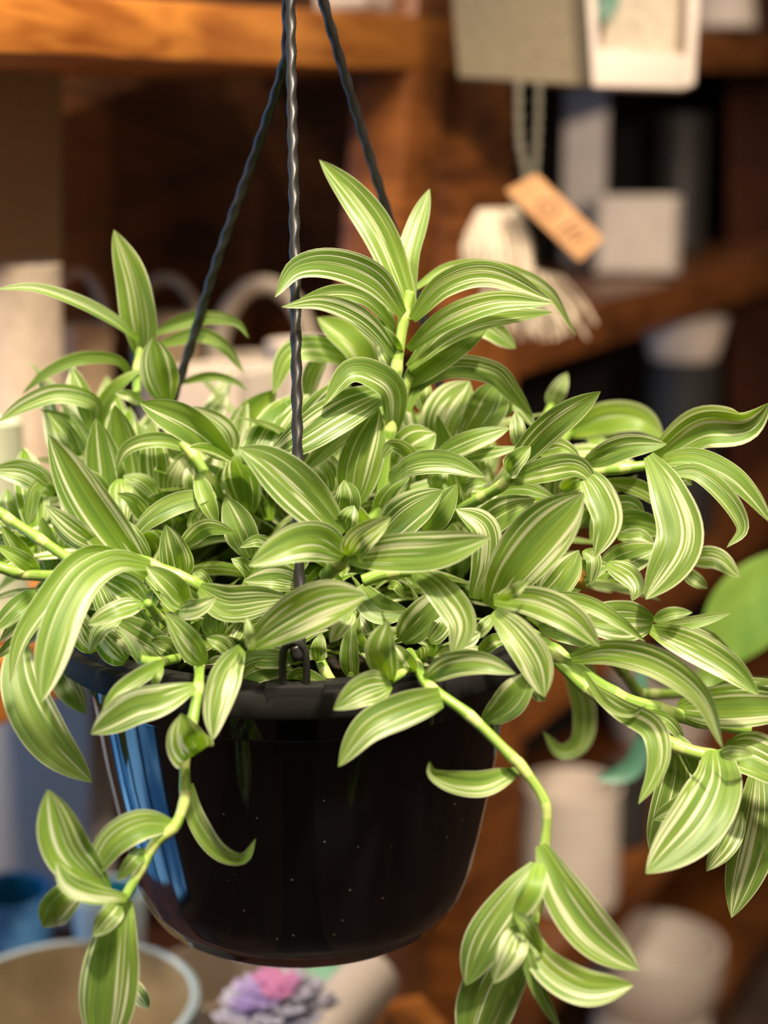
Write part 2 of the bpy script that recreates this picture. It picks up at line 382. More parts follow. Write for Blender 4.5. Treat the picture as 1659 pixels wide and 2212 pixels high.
# ------------------------------------------------------------------ things standing on the shelves
def px_of(p):
    v = Vector(p) - CAM; z = v.dot(FW)
    return CX + FPX * v.dot(RT) / z, CY - FPX * v.dot(UP) / z, z
def on_board(a, b, px, k):                             # point on a board's top, k metres in from its front edge, seen at column px
    lo, hi = -0.6, 1.6
    for _ in range(50):
        m = (lo + hi) / 2
        if px_of(a.lerp(b, m) + NIN * k)[0] < px: lo = m
        else: hi = m
    p = a.lerp(b, lo) + NIN * k
    p = p + Vector((0, 0, 0.0035 + (0.006 if a.z > 0.44 else 0)))
    return p, px_of(p)[1], px_of(p)[2] / FPX           # base point, its row, metres per pixel there
TOPS = {'left': (S(-150, 1490), S(800, 1075)), 'upper': (S(1075, 46), S(1800, 84)), 'mid': (S(1075, 712), S(1800, 512)),
        'low': (S(1075, 1530), S(1800, 996)), 'foot': (S(1075, 2205), S(1800, 1400)), 'base': (_a, _b), 'top': (S(-150, -30), S(985, 38))}
ANG = math.atan2(UX.y, UX.x)
def open_pot(bm, p, r0, r1, h, lip=0.004, foot=0.0):
    th = max(0.004, r1 * 0.07)
    lathe(bm, [(0, 0), (r0 * 0.94, 0), (r0, 0.004), (r0 + (r1 - r0) * 0.55, h * 0.5), (r1, h - lip), (r1 + 0.001, h - 0.001), (r1 - th / 2, h + 0.001), (r1 - th, h - 0.002),
               (r0 + (r1 - r0) * 0.5 - th, h * 0.45), (r0 * 0.85 - th / 2, th * 1.5), (0, th * 1.5)], p, 56)
def pot(name, board, px, k, wpx, ytop, mat, label, cat='pot', group=None, flare=1.0):
    p, yb, s = on_board(*TOPS[board], px, k)
    h = (yb - ytop) * s / math.cos(PITCH); r = wpx * s / 2
    bm = bmesh.new(); open_pot(bm, (0, 0, 0), r / flare, r, h)
    o = link(name, bm, mat); o.location = p
    return tag(o, label, cat, group), p, h, r
def block(name, board, px, k, wpx, ytop, mat, label, cat, dep=None, rz=ANG):
    p, yb, s = on_board(*TOPS[board], px, k)
    h = (yb - ytop) * s; hw = wpx * s / 2 * 0.80
    bm = bmesh.new(); dep = dep or hw
    # hollow square planter: four walls and a floor
    t = min(hw, dep) * 0.1
    boxbm(bm, (0, 0, 0.006), (hw, dep, 0.006), 0)
    for c, hh in (((-hw + t, 0, h / 2), (t, dep, h / 2)), ((hw - t, 0, h / 2), (t, dep, h / 2)), ((0, -dep + t, h / 2), (hw, t, h / 2)), ((0, dep - t, h / 2), (hw, t, h / 2))):
        boxbm(bm, c, hh)
    o = link(name, bm, mat, smooth_=False); o.location = p; o.rotation_euler.z = rz
    md_ = o.modifiers.new('round', 'BEVEL'); md_.width = 0.003; md_.segments = 2
    return tag(o, label, cat)
RZ = math.radians(-8)
block('square_planter', 'mid', 1372, 0.10, 225, 425, 'white', 'white square planter on the shelf right of the cardboard tag', 'planter', rz=RZ)
block('tall_planter', 'mid', 1258, 0.25, 118, 205, 'white', 'tall narrow white planter rising behind the white square planter', 'planter', rz=RZ)
pot('tall_pot', 'mid', 1462, 0.20, 112, 262, 'charcoal', 'tall charcoal pot in the dark bay behind the white square planter')
o, p, h, r = pot('charcoal_pot', 'low', 1460, 0.11, 160, 786, 'charcoal', 'tall charcoal pot carrying a pale bowl on the middle shelf', 'pot')
bm = bmesh.new(); open_pot(bm, (0, 0, 0), r * 0.9, r * 1.12, 0.082); o = link('bowl', bm, 'white'); o.location = p + Vector((0, 0, h + 0.002)); tag(o, 'pale bowl on the tall charcoal pot under the middle shelf board', 'bowl')
o, p, h, r = pot('cylinder_pot', 'foot', 1229, 0.055, 208, 1685, 'white', 'white straight sided pot with shadowed inside standing behind the trailing stem', 'pot')
pot('charcoal_pot', 'foot', 1352, 0.05, 104, 1650, 'charcoal', 'slim charcoal pot to the right of the white straight sided pot', 'pot')
p, yb, s_ = on_board(*TOPS['foot'], 1424, 0.17); r = 100 * s_
bm = bmesh.new(); open_pot(bm, (0, 0, 0), r * 0.95, r * 1.30, (yb - 1440) * s_); o = link('bowl', bm, 'white'); o.location = p; tag(o, 'wide beige bowl glimpsed behind the stems that reach right', 'bowl')
pot('round_pot', 'foot', 1478, 0.03, 130, 1640, 'white', 'small white pot half hidden behind the hanging striped leaves at right', 'pot', flare=1.1)
p, yb, s = on_board(*TOPS['base'], 1405, 0.06)
bm = bmesh.new(); rr = 148 * s; hh = (yb - 2015) * s
lathe(bm, [(0, 0), (rr * 0.80, 0), (rr * 0.86, 0.01), (rr * 0.84, hh * 0.36), (rr * 0.80, hh * 0.40), (rr * 0.92, hh * 0.55), (rr, hh * 0.78), (rr * 0.99, hh), (rr * 0.92, hh), (rr * 0.90, hh * 0.8), (rr * 0.5, hh * 0.5), (0, hh * 0.46)], (0, 0, 0), 64)
o = link('footed_bowl', bm, 'white'); o.location = p; tag(o, 'large white footed bowl on the lowest shelf', 'bowl')
pot('white_pot', 'upper', 1560, 0.04, 108, -120, 'white', 'white pot standing on the upper right shelf board', 'pot', flare=0.75)
block('white_box', 'top', 765, 0.06, 160, -160, 'white', 'white planter box standing on the orange top shelf board', 'planter')
# left bay
o, p, h, r = pot('textured_vase', 'left', 62, 0.16, 190, 592, 'white2', 'large pale rough textured vase at the left end of the shelf', 'vase', flare=1.08)
def jug(px, k, wpx, ybody, yarc, mat, label):
    p, yb, s = on_board(*TOPS['left'], px, k)
    r = wpx * s / 2; h = (yb - ybody) * s; H = (yb - yarc) * s
    t = thing('handled_basket', p, label, 'basket', None)
    bm = bmesh.new(); open_pot(bm, p, r * 0.85, r, h); link('body', bm, mat, t)
    bm = bmesh.new(); c = p + Vector((0, 0, h)); R_ = r * 0.9
    tube(bm, [c + Vector((R_ * math.cos(a), 0, -0.02 + (H - h + 0.02) * math.sin(a))) for a in [math.pi * i / 12 for i in range(13)]], lambda f: r * 0.13, 40, 12, 0, 1.5)
    link('handle', bm, mat, t)
jug(190, 0.26, 130, 700, 592, 'basket', 'dim tan stoneware basket with a looped handle nearest the rough vase')
jug(372, 0.25, 150, 680, 606, 'basket', 'tan stoneware basket with looped handle behind the black strand')
jug(575, 0.20, 230, 770, 618, 'white2', 'pale stoneware basket with a wide looped handle')
block('white_tray', 'left', 500, 0.05, 240, 788, 'white', 'low white square planter behind the left leaves', 'planter')
pot('white_pot', 'left', 655, 0.06, 150, 745, 'white', 'white pot glimpsed between leaves behind the front hanger strand', 'pot')
pot('glass_jar', 'left', 22, 0.03, 95, 915, 'palejar', 'pale candle jar below the rough textured vase', 'jar')

# canvas planter hanging at the upper right, with its tassel and card
DP = 0.80
t = thing('canvas_planter', P(1285, 190, DP), 'woven canvas planter box in a white frame at the top right', 'planter')
def part_hexa(name, q, back, mat, parent, bev=0.002):
    bm = bmesh.new(); hexa(bm, q, back, bev); return link(name, bm, mat, parent)
M['canvas_shaded'] = plain('shaded_canvas', (0.22, 0.18, 0.11), 0.85, (0.18, 0.145, 0.09), 150, 0.4)  # canvas colour darkened to put in the shade on the planter's side face
part_hexa('side_panel', [P(990, 166, DP + .02), P(1278, 186, DP - .01), P(1258, -140, DP - .01), P(965, -140, DP + .02)], Vector((0.01, 0.06, 0)), 'canvas_shaded', t)
part_hexa('front_panel', [P(1300, 108, DP - .02), P(1482, 120, DP + .02), P(1500, -140, DP + .02), P(1325, -140, DP - .02)], Vector((0, 0.012, 0)), 'canvas', t)
part_hexa('frame_rail', [P(1280, 186, DP - .045), P(1478, 192, DP - .01), P(1486, 118, DP - .01), P(1288, 104, DP - .045)], Vector((0.01, 0.06, 0)), 'white', t)
part_hexa('frame_rail', [P(1280, 186, DP - .045), P(1298, 188, DP - .045), P(1278, -140, DP - .045), P(1258, -140, DP - .045)], Vector((0.01, 0.05, 0)), 'white', t)
part_hexa('frame_rail', [P(1478, 192, DP - .01), P(1500, 180, DP - .01), P(1520, -140, DP - .01), P(1490, -140, DP - .01)], Vector((0.01, 0.05, 0)), 'white', t)
bm = bmesh.new()
ss = crom([P(1304, 52, DP - .03), P(1310, 20, DP - .03), P(1318, -40, DP - .02)], 12)
for i in range(11):
    wv = 0.012 * math.sin(math.pi * (i + 0.5) / 11.5)
    a, b = ss[i], ss[i + 1]; w2 = 0.012 * math.sin(math.pi * (i + 1.5) / 12.5)
    bm.faces.new([bm.verts.new(v) for v in (a - RT * wv, a + RT * wv, b + RT * w2, b - RT * w2)])
link('sprig', bm, 'greyleaf', t)
t = thing('macrame_tassel', P(1110, 700, DP - .10), 'cream cotton tassel hanging on a cord below the canvas planter', 'tassel')
DT = DP - 0.10
bm = bmesh.new(); tube(bm, [P(1120, 176, DT), P(1122, 300, DT), P(1135, 400, DT), P(1085, 470, DT)], lambda f: 0.0045, 40, 8, 30, 0.7); link('cord', bm, 'twine', t)
bm = bmesh.new(); tube(bm, [P(1165, 176, DT + .02), P(1160, 300, DT + .02), P(1150, 400, DT + .01), P(1110, 460, DT)], lambda f: 0.004, 40, 8, 30, 0.7); link('cord', bm, 'twine', t)
rt = random.Random(3)
bm = bmesh.new()
for i in range(60):
    a = rt.uniform(0, 6.28); q = rt.uniform(0.2, 1)
    x, y = math.cos(a) * 0.034 * q, math.sin(a) * 0.030 * q
    top = P(1078, 448, DT) + Vector((x * 0.5, y * 0.5, -0.002)); mid = P(1080, 530, DT) + Vector((x, y, 0)); low = P(1085, 590, DT) + Vector((x * 0.95, y * 0.95, 0))
    tube(bm, [top, mid, low], lambda f: 0.0052, 14, 6, 20, 0.7)
link('wrapped_head', bm, 'yarn', t)
bm = bmesh.new()
for i in range(110):
    a = rt.uniform(0, 6.28); q = rt.uniform(0.1, 1); x, y = math.cos(a) * 0.030 * q, math.sin(a) * 0.028 * q
    sh = rt.uniform(0, 1)
    top = P(1085 + 70 * sh, 575 + 20 * sh, DT) + Vector((x, y, 0)); low = P(1095 + 120 * sh, 715 + rt.uniform(-45, 20), DT) + Vector((x * 1.3, y * 1.3, 0))
    tube(bm, [top, top.lerp(low, .5) + Vector((rt.uniform(-.004, .004), 0, 0)), low], lambda f: 0.0026 * (1 - 0.4 * f), 10, 5, 25, 0.7)
link('fringe', bm, 'yarn', t)
tg = thing('cardboard_tag', P(1195, 470, DT - .06), 'brown kraft cardboard tag tilted in front of the cream tassel', 'tag')
q = [P(1092, 412, DT - .062), P(1252, 566, DT - .062), P(1304, 516, DT - .05), P(1160, 376, DT - .05)]
part_hexa('card', q, Vector((0, 0.003, 0.001)), 'kraft', tg, 0.0006)
e1 = (q[1] - q[0]).normalized(); e2 = (q[3] - q[0]).normalized(); Lc, Wc = (q[1] - q[0]).length, (q[3] - q[0]).length
nn = e1.cross(e2).normalized(); nn = nn if nn.y < 0 else -nn
bm = bmesh.new()                                       # a printed ring and lines of print, out of focus in the photo
cc = q[0] + e1 * Lc * 0.36 + e2 * Wc * 0.5 + nn * 0.0008; R1, R2 = Wc * 0.27, Wc * 0.21
for i in range(32):
    a, b_ = 2 * math.pi * i / 32, 2 * math.pi * (i + 1) / 32
    f = lambda r, t_: bm.verts.new(cc + (e1 * math.cos(t_) + e2 * math.sin(t_)) * r)
    bm.faces.new((f(R1, a), f(R1, b_), f(R2, b_), f(R2, a)))
for j, (u, l) in enumerate(((0.60, 0.55), (0.68, 0.62), (0.76, 0.40))):
    k = 0.5 - l / 2
    while k < 0.5 + l / 2:
        wd = rt.uniform(0.03, 0.07); o_ = q[0] + e1 * Lc * u + e2 * Wc * k + nn * 0.0008
        bm.faces.new([bm.verts.new(v) for v in (o_, o_ + e1 * 0.003, o_ + e1 * 0.003 + e2 * Wc * wd, o_ + e2 * Wc * wd)]); k += wd + 0.02
link('print', bm, 'ink', tg)

# ------------------------------------------------------------------ low table and crockery at the lower left
ZT = -0.58
bm = bmesh.new(); boxbm(bm, (-0.29, 0.42, ZT - 0.02), (0.36, 0.40, 0.02), 0, 0.004); link('front_tier', bm, 'redwood', rack)
for sx in (-0.60, 0.02):
    for sy in (0.08, 0.76):
        bm = bmesh.new(); boxbm(bm, (sx, sy, (ZT - 0.04 + Z_FLOOR) / 2), (0.03, 0.03, (ZT - 0.04 - Z_FLOOR) / 2), 0, 0.003); link('leg', bm, 'post', rack)
bm = bmesh.new(); hexa(bm, [P(-420, 2330, .86), P(196, 2330, .86), P(196, 1500, .86), P(-420, 1470, .86)], Vector((0, 0.05, 0)), 0.003)
tag(link('white_board', bm, 'plaster', smooth_=False), 'white plastered board behind the turquoise bowl', 'board')
def bowl(name, px, py, d, wpx, mat, inner, label, cat='bowl', flare=1.7, hfix=None):
    c = P(px, py, d); s = (c - CAM).dot(FW) / FPX; r = wpx * s / 2; h = hfix or (c.z - ZT)
    base = Vector((c.x, c.y, ZT)); h = c.z - ZT
    t = thing(name, base, label, cat)
    bm = bmesh.new(); lathe(bm, [(0, 0), (r / flare, 0), (r / flare, 0.006), (r * 0.86, h * 0.5), (r, h * 0.96), (r, h), (r - 0.004, h + 0.002), (r - 0.007, h)], base, 64)
    link('body', bm, mat, t)
    bm = bmesh.new(); lathe(bm, [(r - 0.007, h), (r * 0.8, h * 0.55), (r / flare * 0.8, h * 0.35), (0, h * 0.32)], base, 64); link('inside', bm, inner, t)
    return t, base, h, r
bowl('glazed_bowl', 15, 1925, .62, 200, 'blue', 'teal', 'turquoise glazed bowl with blue outside by the white board')
bowl('glass_dish', 235, 1925, .50, 160, 'paleblue', 'teal', 'small pale rimmed turquoise dish behind the trailing shoot', 'dish')
bowl('serving_bowl', 150, 2160, .26, 560, 'paleblue', 'olivepot', 'large pale blue rimmed bowl with mottled brown inside')
tb, base, h, r = bowl('spotted_bowl', 455, 2105, .47, 290, 'cream', 'cream', 'cream bowl with orange spots under the pot')
for a in (-2.2, -1.75, -1.3, -0.8):
    bm = bmesh.new(); rr = r * 0.93
    c = base + Vector((rr * math.cos(a), rr * math.sin(a), h * 0.66))
    bmesh.ops.create_uvsphere(bm, u_segments=16, v_segments=10, radius=0.014, matrix=Matrix.Translation(c) @ Matrix.Rotation(a, 4, 'Z') @ Matrix.Diagonal((0.25, 1, 1.25, 1)))
    link('spot', bm, 'orange', tb)
bowl('mint_dish', 690, 2085, .52, 190, 'mint', 'mint', 'mint green dish seen just under the pot', 'dish')
c = P(600, 2158, .21); vb = Vector((c.x, c.y, ZT))
t = thing('flower_bunch', vb, 'bunch of pink, violet and lilac flowers below the pot', 'flowers')
bm = bmesh.new(); open_pot(bm, vb, 0.022, 0.027, c.z - ZT - 0.03); link('holder', bm, 'paleblue', t)
for i in range(26):
    bm = bmesh.new(); a = i * 2.4; q = math.sqrt((i + 0.5) / 26)
    cc = c + Vector((math.cos(a) * 0.038 * q, math.sin(a) * 0.038 * q, 0.012 * (1 - q * q) * 2 - 0.012))
    for k in range(6):
        b_ = k * math.pi / 3 + i; dv = Vector((math.cos(b_), math.sin(b_), 0.35)).normalized()
        mt = Matrix.Translation(cc + dv * 0.007) @ dv.to_track_quat('Z', 'Y').to_matrix().to_4x4() @ Matrix.Diagonal((0.005, 0.002, 0.008, 1))
        bmesh.ops.create_icosphere(bm, subdivisions=2, radius=1.0, matrix=mt)
    bmesh.ops.create_icosphere(bm, subdivisions=2, radius=0.0035, matrix=Matrix.Translation(cc + Vector((0, 0, 0.003))))
    x = math.cos(a) * q
    link('blossom', bm, 'pink' if abs(x) < 0.22 and q < 0.75 else ('violet' if x < 0 and q < 0.7 else 'lilac'), t)
a0, a1 = P(818, 2092, .40), P(650, 2290, .30)
if a1.z < ZT + 0.03: a1.z = ZT + 0.03
bm = bmesh.new(); n_ = 24
tube(bm, [a0.lerp(a1, i / n_) for i in range(n_ + 1)], lambda f: 0.027 * min(1.0, math.sqrt(max(0.02, 1 - (1 - f / 0.09) ** 2)) if f < 0.09 else 1.0), 60, 32)
tag(link('leaning_tube', bm, 'white'), 'smooth white ceramic tube leaning beside the flowers', 'tube')
bm = bmesh.new(); c = P(890, 2190, .42); boxbm(bm, (c.x, c.y, (c.z + ZT) / 2), (0.022, 0.03, (c.z - ZT) / 2), 0.4, 0.002)
tag(link('wooden_block', bm, 'beam', smooth_=False), 'orange wooden block to the right of the white tube', 'block')

# ------------------------------------------------------------------ another plant, out of focus at the right
g = thing('leafy_plant', S(1560, 1560), 'out of focus plain green plant with one broad leaf at the right edge', 'plant')
def plain_leaf(pts, d, wid, name='leaf', mat='plainleaf', parent=None):
    q = crom([P(x, y, d) for x, y in pts], 20); s = (q[0] - CAM).dot(FW) / FPX; bm = bmesh.new(); rows = []
    for i, p in enumerate(q):
        f = i / 19; tan = (q[min(i + 1, 19)] - q[max(i - 1, 0)]).normalized(); sd = tan.cross((p - CAM).normalized()).normalized()
        wv = wid * s / 2 * max(0.02, math.sin(math.pi * min(1, f * 0.95 + 0.03)) ** 0.75)
        rows.append([bm.verts.new(p + sd * wv * u + Vector((0, -1, 0)) * (wv * 0.3 * (abs(u) ** 1.5) + 0.05 * wv * math.cos(u * 9))) for u in (-1, -.66, -.33, 0, .33, .66, 1)])
    for a, b in zip(rows, rows[1:]):
        for k in range(6): bm.faces.new((a[k], a[k + 1], b[k + 1], b[k]))
    return link(name, bm, mat, parent, 'all')
plain_leaf([(1540, 1440), (1600, 1330), (1720, 1190)], .36, 165, parent=g)
plain_leaf([(1530, 1490), (1550, 1440), (1580, 1400)], .34, 80, parent=g)
plain_leaf([(1500, 1480), (1540, 1465), (1580, 1490)], .34, 60, parent=g)
bm = bmesh.new(); tube(bm, [P(1540, 1440, .36), P(1532, 1455, .36), P(1540, 1470, .36)], lambda f: 0.004, 30, 8); link('stem', bm, 'plainleaf', g)
bm = bmesh.new(); tube(bm, [P(1383, 1425, .32), P(1450, 1475, .34), P(1540, 1470, .36), P(1680, 1480, .38), P(1860, 1430, .40)], lambda f: 0.005, 50, 10); link('stem', bm, 'plainleaf', g)
o = plain_leaf([(1390, 1570), (1375, 1640), (1345, 1670), (1290, 1682)], .30, 46, mat='greyleaf', parent=g); o['label'] = 'blue green drooping leaf'
bm = bmesh.new(); tube(bm, [P(1383, 1425, .32), P(1388, 1500, .31), P(1390, 1580, .30)], lambda f: 0.0045, 30, 8); link('stem', bm, 'greyleaf', g)

# ------------------------------------------------------------------ the hanging plant: pot, hanger, soil
plant = thing('hanging_potted_plant', (0, 0, -0.16), 'black plastic hanging pot overflowing with green and white striped trailing leaves', 'plant')
ZR = 0.006                                             # lower edge of the rim
bm = bmesh.new()
lathe(bm, [(0, -0.153), (0.066, -0.153), (0.070, -0.1555), (0.0835, -0.1555), (0.0885, -0.152), (0.0915, -0.147), (0.0925, -0.1465),
           (0.0965, -0.139), (0.1005, -0.126), (0.1050, -0.105), (0.1100, -0.080), (0.1145, -0.055), (0.1180, -0.030), (0.1205, -0.012),
           (0.1230, -0.010), (0.1232, ZR + 0.002), (0.1205, ZR + 0.004), (0.1190, -0.02), (0.113, -0.03)], (0, 0, 0), 128)
pot = link('pot', bm, 'pot', plant)
bm = bmesh.new()
NSEG = 180
prof = [(0.1195, ZR + 0.010), (0.1195, ZR + 0.001), (0.1365, ZR), (0.1400, ZR + 0.001), (0.1408, ZR + 0.003), (0.1402, ZR + 0.0115), (0.1392, ZR + 0.0135),
        (0.1340, ZR + 0.0140), (0.1335, ZR + 0.0165), (0.1310, ZR + 0.0170), (0.1235, ZR + 0.0165), (0.1215, ZR + 0.0150), (0.1195, ZR + 0.010)]
lathe(bm, prof, (0, 0, 0), NSEG)
link('rim', bm, 'rim', pot)
A_FRONT = math.radians(-88.2)
CLIPS = [A_FRONT, math.radians(148), math.radians(38)]
for a in CLIPS:                                        # notch plate and looped tab
    R = Matrix.Rotation(a + math.pi / 2, 3, 'Z'); o0 = Vector((math.cos(a), math.sin(a), 0))
    bm = bmesh.new(); zt = ZR + 0.0175
    def V(x, z, y=0.0): return o0 * (0.1345 - y) + R @ Vector((x, 0, 0)) + Vector((0, 0, z))
    tube(bm, [V(-0.0058, zt - 0.006), V(-0.0058, zt + 0.012), V(-0.0046, zt + 0.0185), V(0, zt + 0.0215), V(0.0046, zt + 0.0185), V(0.0058, zt + 0.012), V(0.0058, zt - 0.006)],
         lambda t: 0.0019, 44, 8)
    link('tab', bm, 'cord', pot)
    bm = bmesh.new(); boxbm(bm, o0 * 0.1345 + Vector((0, 0, ZR + 0.0125)), (0.0145, 0.0052, 0.0052), a + math.pi / 2, 0.001)
    link('clip_socket', bm, 'black', pot)
def soil_h(x, y): return -0.004 + 0.006 * pnoise(Vector((x * 30, y * 30, 0))) + 0.003 * pnoise(Vector((x * 90, y * 90, 4)))
bm = bmesh.new()
for_r = [0.1185 * k / 26 for k in range(27)]
lathe(bm, [(r, 0) for r in for_r[::-1]], (0, 0, 0), 72)
for v in bm.verts: v.co.z = soil_h(v.co.x, v.co.y)
link('soil', bm, 'soil', plant)
bm = bmesh.new()
for k in range(150):
    a = random.uniform(0, 2 * math.pi); r = 0.117 * math.sqrt(random.random()); x, y = r * math.cos(a), r * math.sin(a)
    bmesh.ops.create_icosphere(bm, subdivisions=1, radius=random.uniform(0.0009, 0.0023), matrix=Matrix.Translation((x, y, soil_h(x, y) + 0.001)))
o = link('perlite', bm, 'perlite', plant); o['kind'] = 'stuff'

APEX = P(628, -330, 0.0)
hang = bpy.data.objects.new('hanger', None); col.objects.link(hang); hang.parent = plant; hang.location = APEX - plant.location
def strand(pts, r=0.0031):
    bm = bmesh.new()
    L = sum((b - a).length for a, b in zip(pts, pts[1:]))
    tube(bm, pts, lambda t: r, int(L / 0.0016), 10, L / 0.030 * 2 * math.pi, 0.80)
    me = bpy.data.meshes.new('strand'); bmesh.ops.recalc_face_normals(bm, faces=bm.faces); bm.to_mesh(me); bm.free()
    me.polygons.foreach_set('use_smooth', [True] * len(me.polygons)); me.materials.append(M['cord'])
    o = bpy.data.objects.new('strand', me); col.objects.link(o); o.parent = hang; o.matrix_parent_inverse = Matrix.Translation(-APEX)
def clip_top(a): return Vector((0.1345 * math.cos(a), 0.1345 * math.sin(a), ZR + 0.037))
strand([clip_top(CLIPS[0]), P(648, 1395, -0.1315), P(643, 1000, -0.098), P(636, 500, -0.055), P(628, 60, -0.020), APEX + Vector((0, -0.004, 0))])
strand([clip_top(CLIPS[1]), P(398, 790, 0.068), P(470, 560, 0.052), P(555, 320, 0.034), P(607, 160, 0.012), P(620, 60, 0.002), APEX + Vector((-0.004, 0.004, 0))])
strand([clip_top(CLIPS[2]), P(905, 650, 0.080), P(855, 515, 0.066), P(790, 310, 0.048), P(735, 130, 0.030), P(698, 0, 0.018), P(650, -200, 0.004), APEX + Vector((0.005, 0.003, 0))])
bm = bmesh.new()
tube(bm, [APEX + Vector((0, 0, -0.02)), APEX + Vector((0, 0, 0.03)), APEX + Vector((0.02, 0, 0.055)), APEX + Vector((0.0, 0, 0.085)), APEX + Vector((-0.022, 0, 0.06))], lambda t: 0.004, 40, 10)
o = link('hook', bm, 'cord', None); o.parent = hang; o.matrix_parent_inverse = Matrix.Translation(-APEX)

# ------------------------------------------------------------------ leaves and stems
K = 600.0 / 1659.0; K8 = 830.0 / 1659.0
CROPS = {'A': (0, 700, K), 'B': (530, 700, K), 'C': (1059, 700, K), 'D': (0, 1100, K), 'E': (530, 1150, K), 'F': (1059, 1200, K),
         'G': (0, 1612, K), 'H': (530, 1612, K), 'I': (1059, 1612, K), 'T': (829, 0, K8), 'U': (0, 0, K8), 'P': (0, 0, 1.0)}
def prof_w(t, base, full):
    if t < full: u = (full - t) / full; return 1 - (1 - base) * u ** 1.9
    u = (t - full) / (1 - full)
    return max(0.0, 1 - u ** 2.3) ** 0.90
def leaf_bm(bm, c, hw, sides, cup, seed, tint, white, base=0.34, full=0.42, wave=0.10, nx=9, fold=0.0):
    """blade along the centre line c, half width hw, one side vector per point"""
    n = len(c); uvl = bm.loops.layers.uv.verify()
    get = lambda k: bm.verts.layers.float.get(k) or bm.verts.layers.float.new(k)
    ls, lt, lw = get('seed'), get('tint'), get('white')
    rows = []; ph1, ph2 = seed * 40, seed * 71 + 2
    for i, p in enumerate(c):
        t = i / (n - 1); tan = (c[min(i + 1, n - 1)] - c[max(i - 1, 0)]).normalized()
        s = sides[i]; nrm = s.cross(tan).normalized()
        if nrm.dot(CAM - p) < 0: nrm = -nrm
        wd = hw * max(0.012, prof_w(t, base, full))
        row = []
        for k in range(nx):
            u = -1 + 2 * k / (nx - 1)
            z = cup * wd * (abs(u) ** 1.4 - 0.35) * (1 if t > 0.12 else t / 0.12) + fold * wd * abs(u)
            z += wave * wd * u * u * math.sin(t * 9.5 + (ph1 if u < 0 else ph2)) * min(1, 3 * t)
            z += 0.022 * wd * math.sin(u * 11 + seed * 9)
            q = p + s * (u * wd * (1 - 0.12 * abs(cup) * abs(u))) + nrm * z
            v = bm.verts.new(q); v[ls] = seed; v[lt] = tint * (1 - 0.25 * t) + 0.25 * (1 - t) ** 3; v[lw] = white
            row.append(v)
        rows.append(row)
    for i in range(n - 1):
        for k in range(nx - 1):
            f = bm.faces.new((rows[i][k], rows[i][k + 1], rows[i + 1][k + 1], rows[i + 1][k]))
            for lp, (a, b) in zip(f.loops, ((k, i), (k + 1, i), (k + 1, i + 1), (k, i + 1))):
                lp[uvl].uv = (a / (nx - 1), b / (n - 1))
def rotated(v, axis, ang): return Quaternion(axis, ang) @ v
def make_sides(c, r0, r1):
    out = []; prev = None; n = len(c)
    for i, p in enumerate(c):
        tan = (c[min(i + 1, n - 1)] - c[max(i - 1, 0)]).normalized()
        v = (p - CAM).normalized()
        s = tan.cross(v)
        s = prev if s.length < 0.12 and prev else s.normalized()
        if prev and s.dot(prev) < 0: s = -s
        if prev: s = (s + prev * 0.6).normalized(); s = (s - tan * s.dot(tan)).normalized()
        prev = s
        out.append(rotated(s, tan, r0 + (r1 - r0) * i / (n - 1)))
    return out
HERO = []
def LF(crop, pts, wid, d0, d1, tint=None, white=None, r0=None, r1=None, cup=None, bulge=0.006, base=0.34, full=0.42, fold=0.0, wave=None):
    x0, y0, k = CROPS[crop]; n = len(pts); rnd = random.Random(len(HERO) * 7 + 3)
    px = [(x0 + x * k, y0 + y * k) for x, y in pts]
    q = []
    for i, (x, y) in enumerate(px):
        t = i / (n - 1); q.append(P(x, y, d0 + (d1 - d0) * t - bulge * math.sin(math.pi * t)))
    c = crom(q, 26)
    r0 = math.radians(rnd.uniform(-28, 28) if r0 is None else r0); r1 = math.radians(rnd.uniform(-24, 24) if r1 is None else r1)
    mid = c[11]; m = wid * k * ((mid - CAM).dot(FW)) / FPX
    hw = 0.535 * m / max(0.45, math.cos((r0 + r1) / 2))
    L = sum((b - a).length for a, b in zip(c, c[1:]))
    HERO.append(dict(area=L * m, c=c, hw=hw, sides=make_sides(c, r0, r1), cup=rnd.uniform(0.12, 0.34) if cup is None else cup,
                     seed=rnd.random(), tint=rnd.uniform(0.15, 0.7) if tint is None else tint, white=rnd.uniform(-0.1, 0.6) if white is None else white, base=base, full=full, fold=fold,
                     wave=0.10 if wave is None else wave))
# -- upper left, behind
LF('A', [(880,1500),(740,1360),(520,1060),(290,660)], 270, -.095, -.125, .55, .3, 10, -15, full=.5, cup=.3)
LF('A', [(580,1325),(430,1215),(270,1083)], 125, -.115, -.13, .5, .5)
LF('A', [(585,1340),(430,1275),(303,1172)], 115, -.113, -.125, .4, .5)
LF('A', [(890,1415),(800,1290),(685,1130)], 115, -.09, -.10, .5, .4)
LF('U', [(615,1560),(608,1400),(570,1200),(492,992)], 150, .05, .035, .6, .1, cup=.2)
LF('A', [(1000,470),(945,270),(915,80)], 215, .04, .02, .45, .25, full=.55, cup=.2)
LF('A', [(1375,805),(1130,600),(835,470)], 200, -.02, -.05, .35, .5, full=.58, cup=.35)
LF('A', [(1385,790),(1340,640),(1150,490)], 140, .0, -.01, .3, .6)
LF('A', [(590,590),(560,470),(350,415),(150,480),(-20,590)], 115, .03, .01, .45, .4)
LF('A', [(785,320),(700,215),(480,205),(280,290),(130,420)], 75, .06, .04, .4, .2)
LF('A', [(560,640),(500,440),(425,258)], 110, .03, .025, .45, .3)
LF('A', [(330,1010),(150,890),(-60,870)], 170, .0, -.02, .5, .6)
LF('A', [(470,790),(400,650),(285,525)], 110, .02, .01, .5, .4)
LF('A', [(545,650),(400,570),(240,510)], 60, .03, .02, .5, .5)
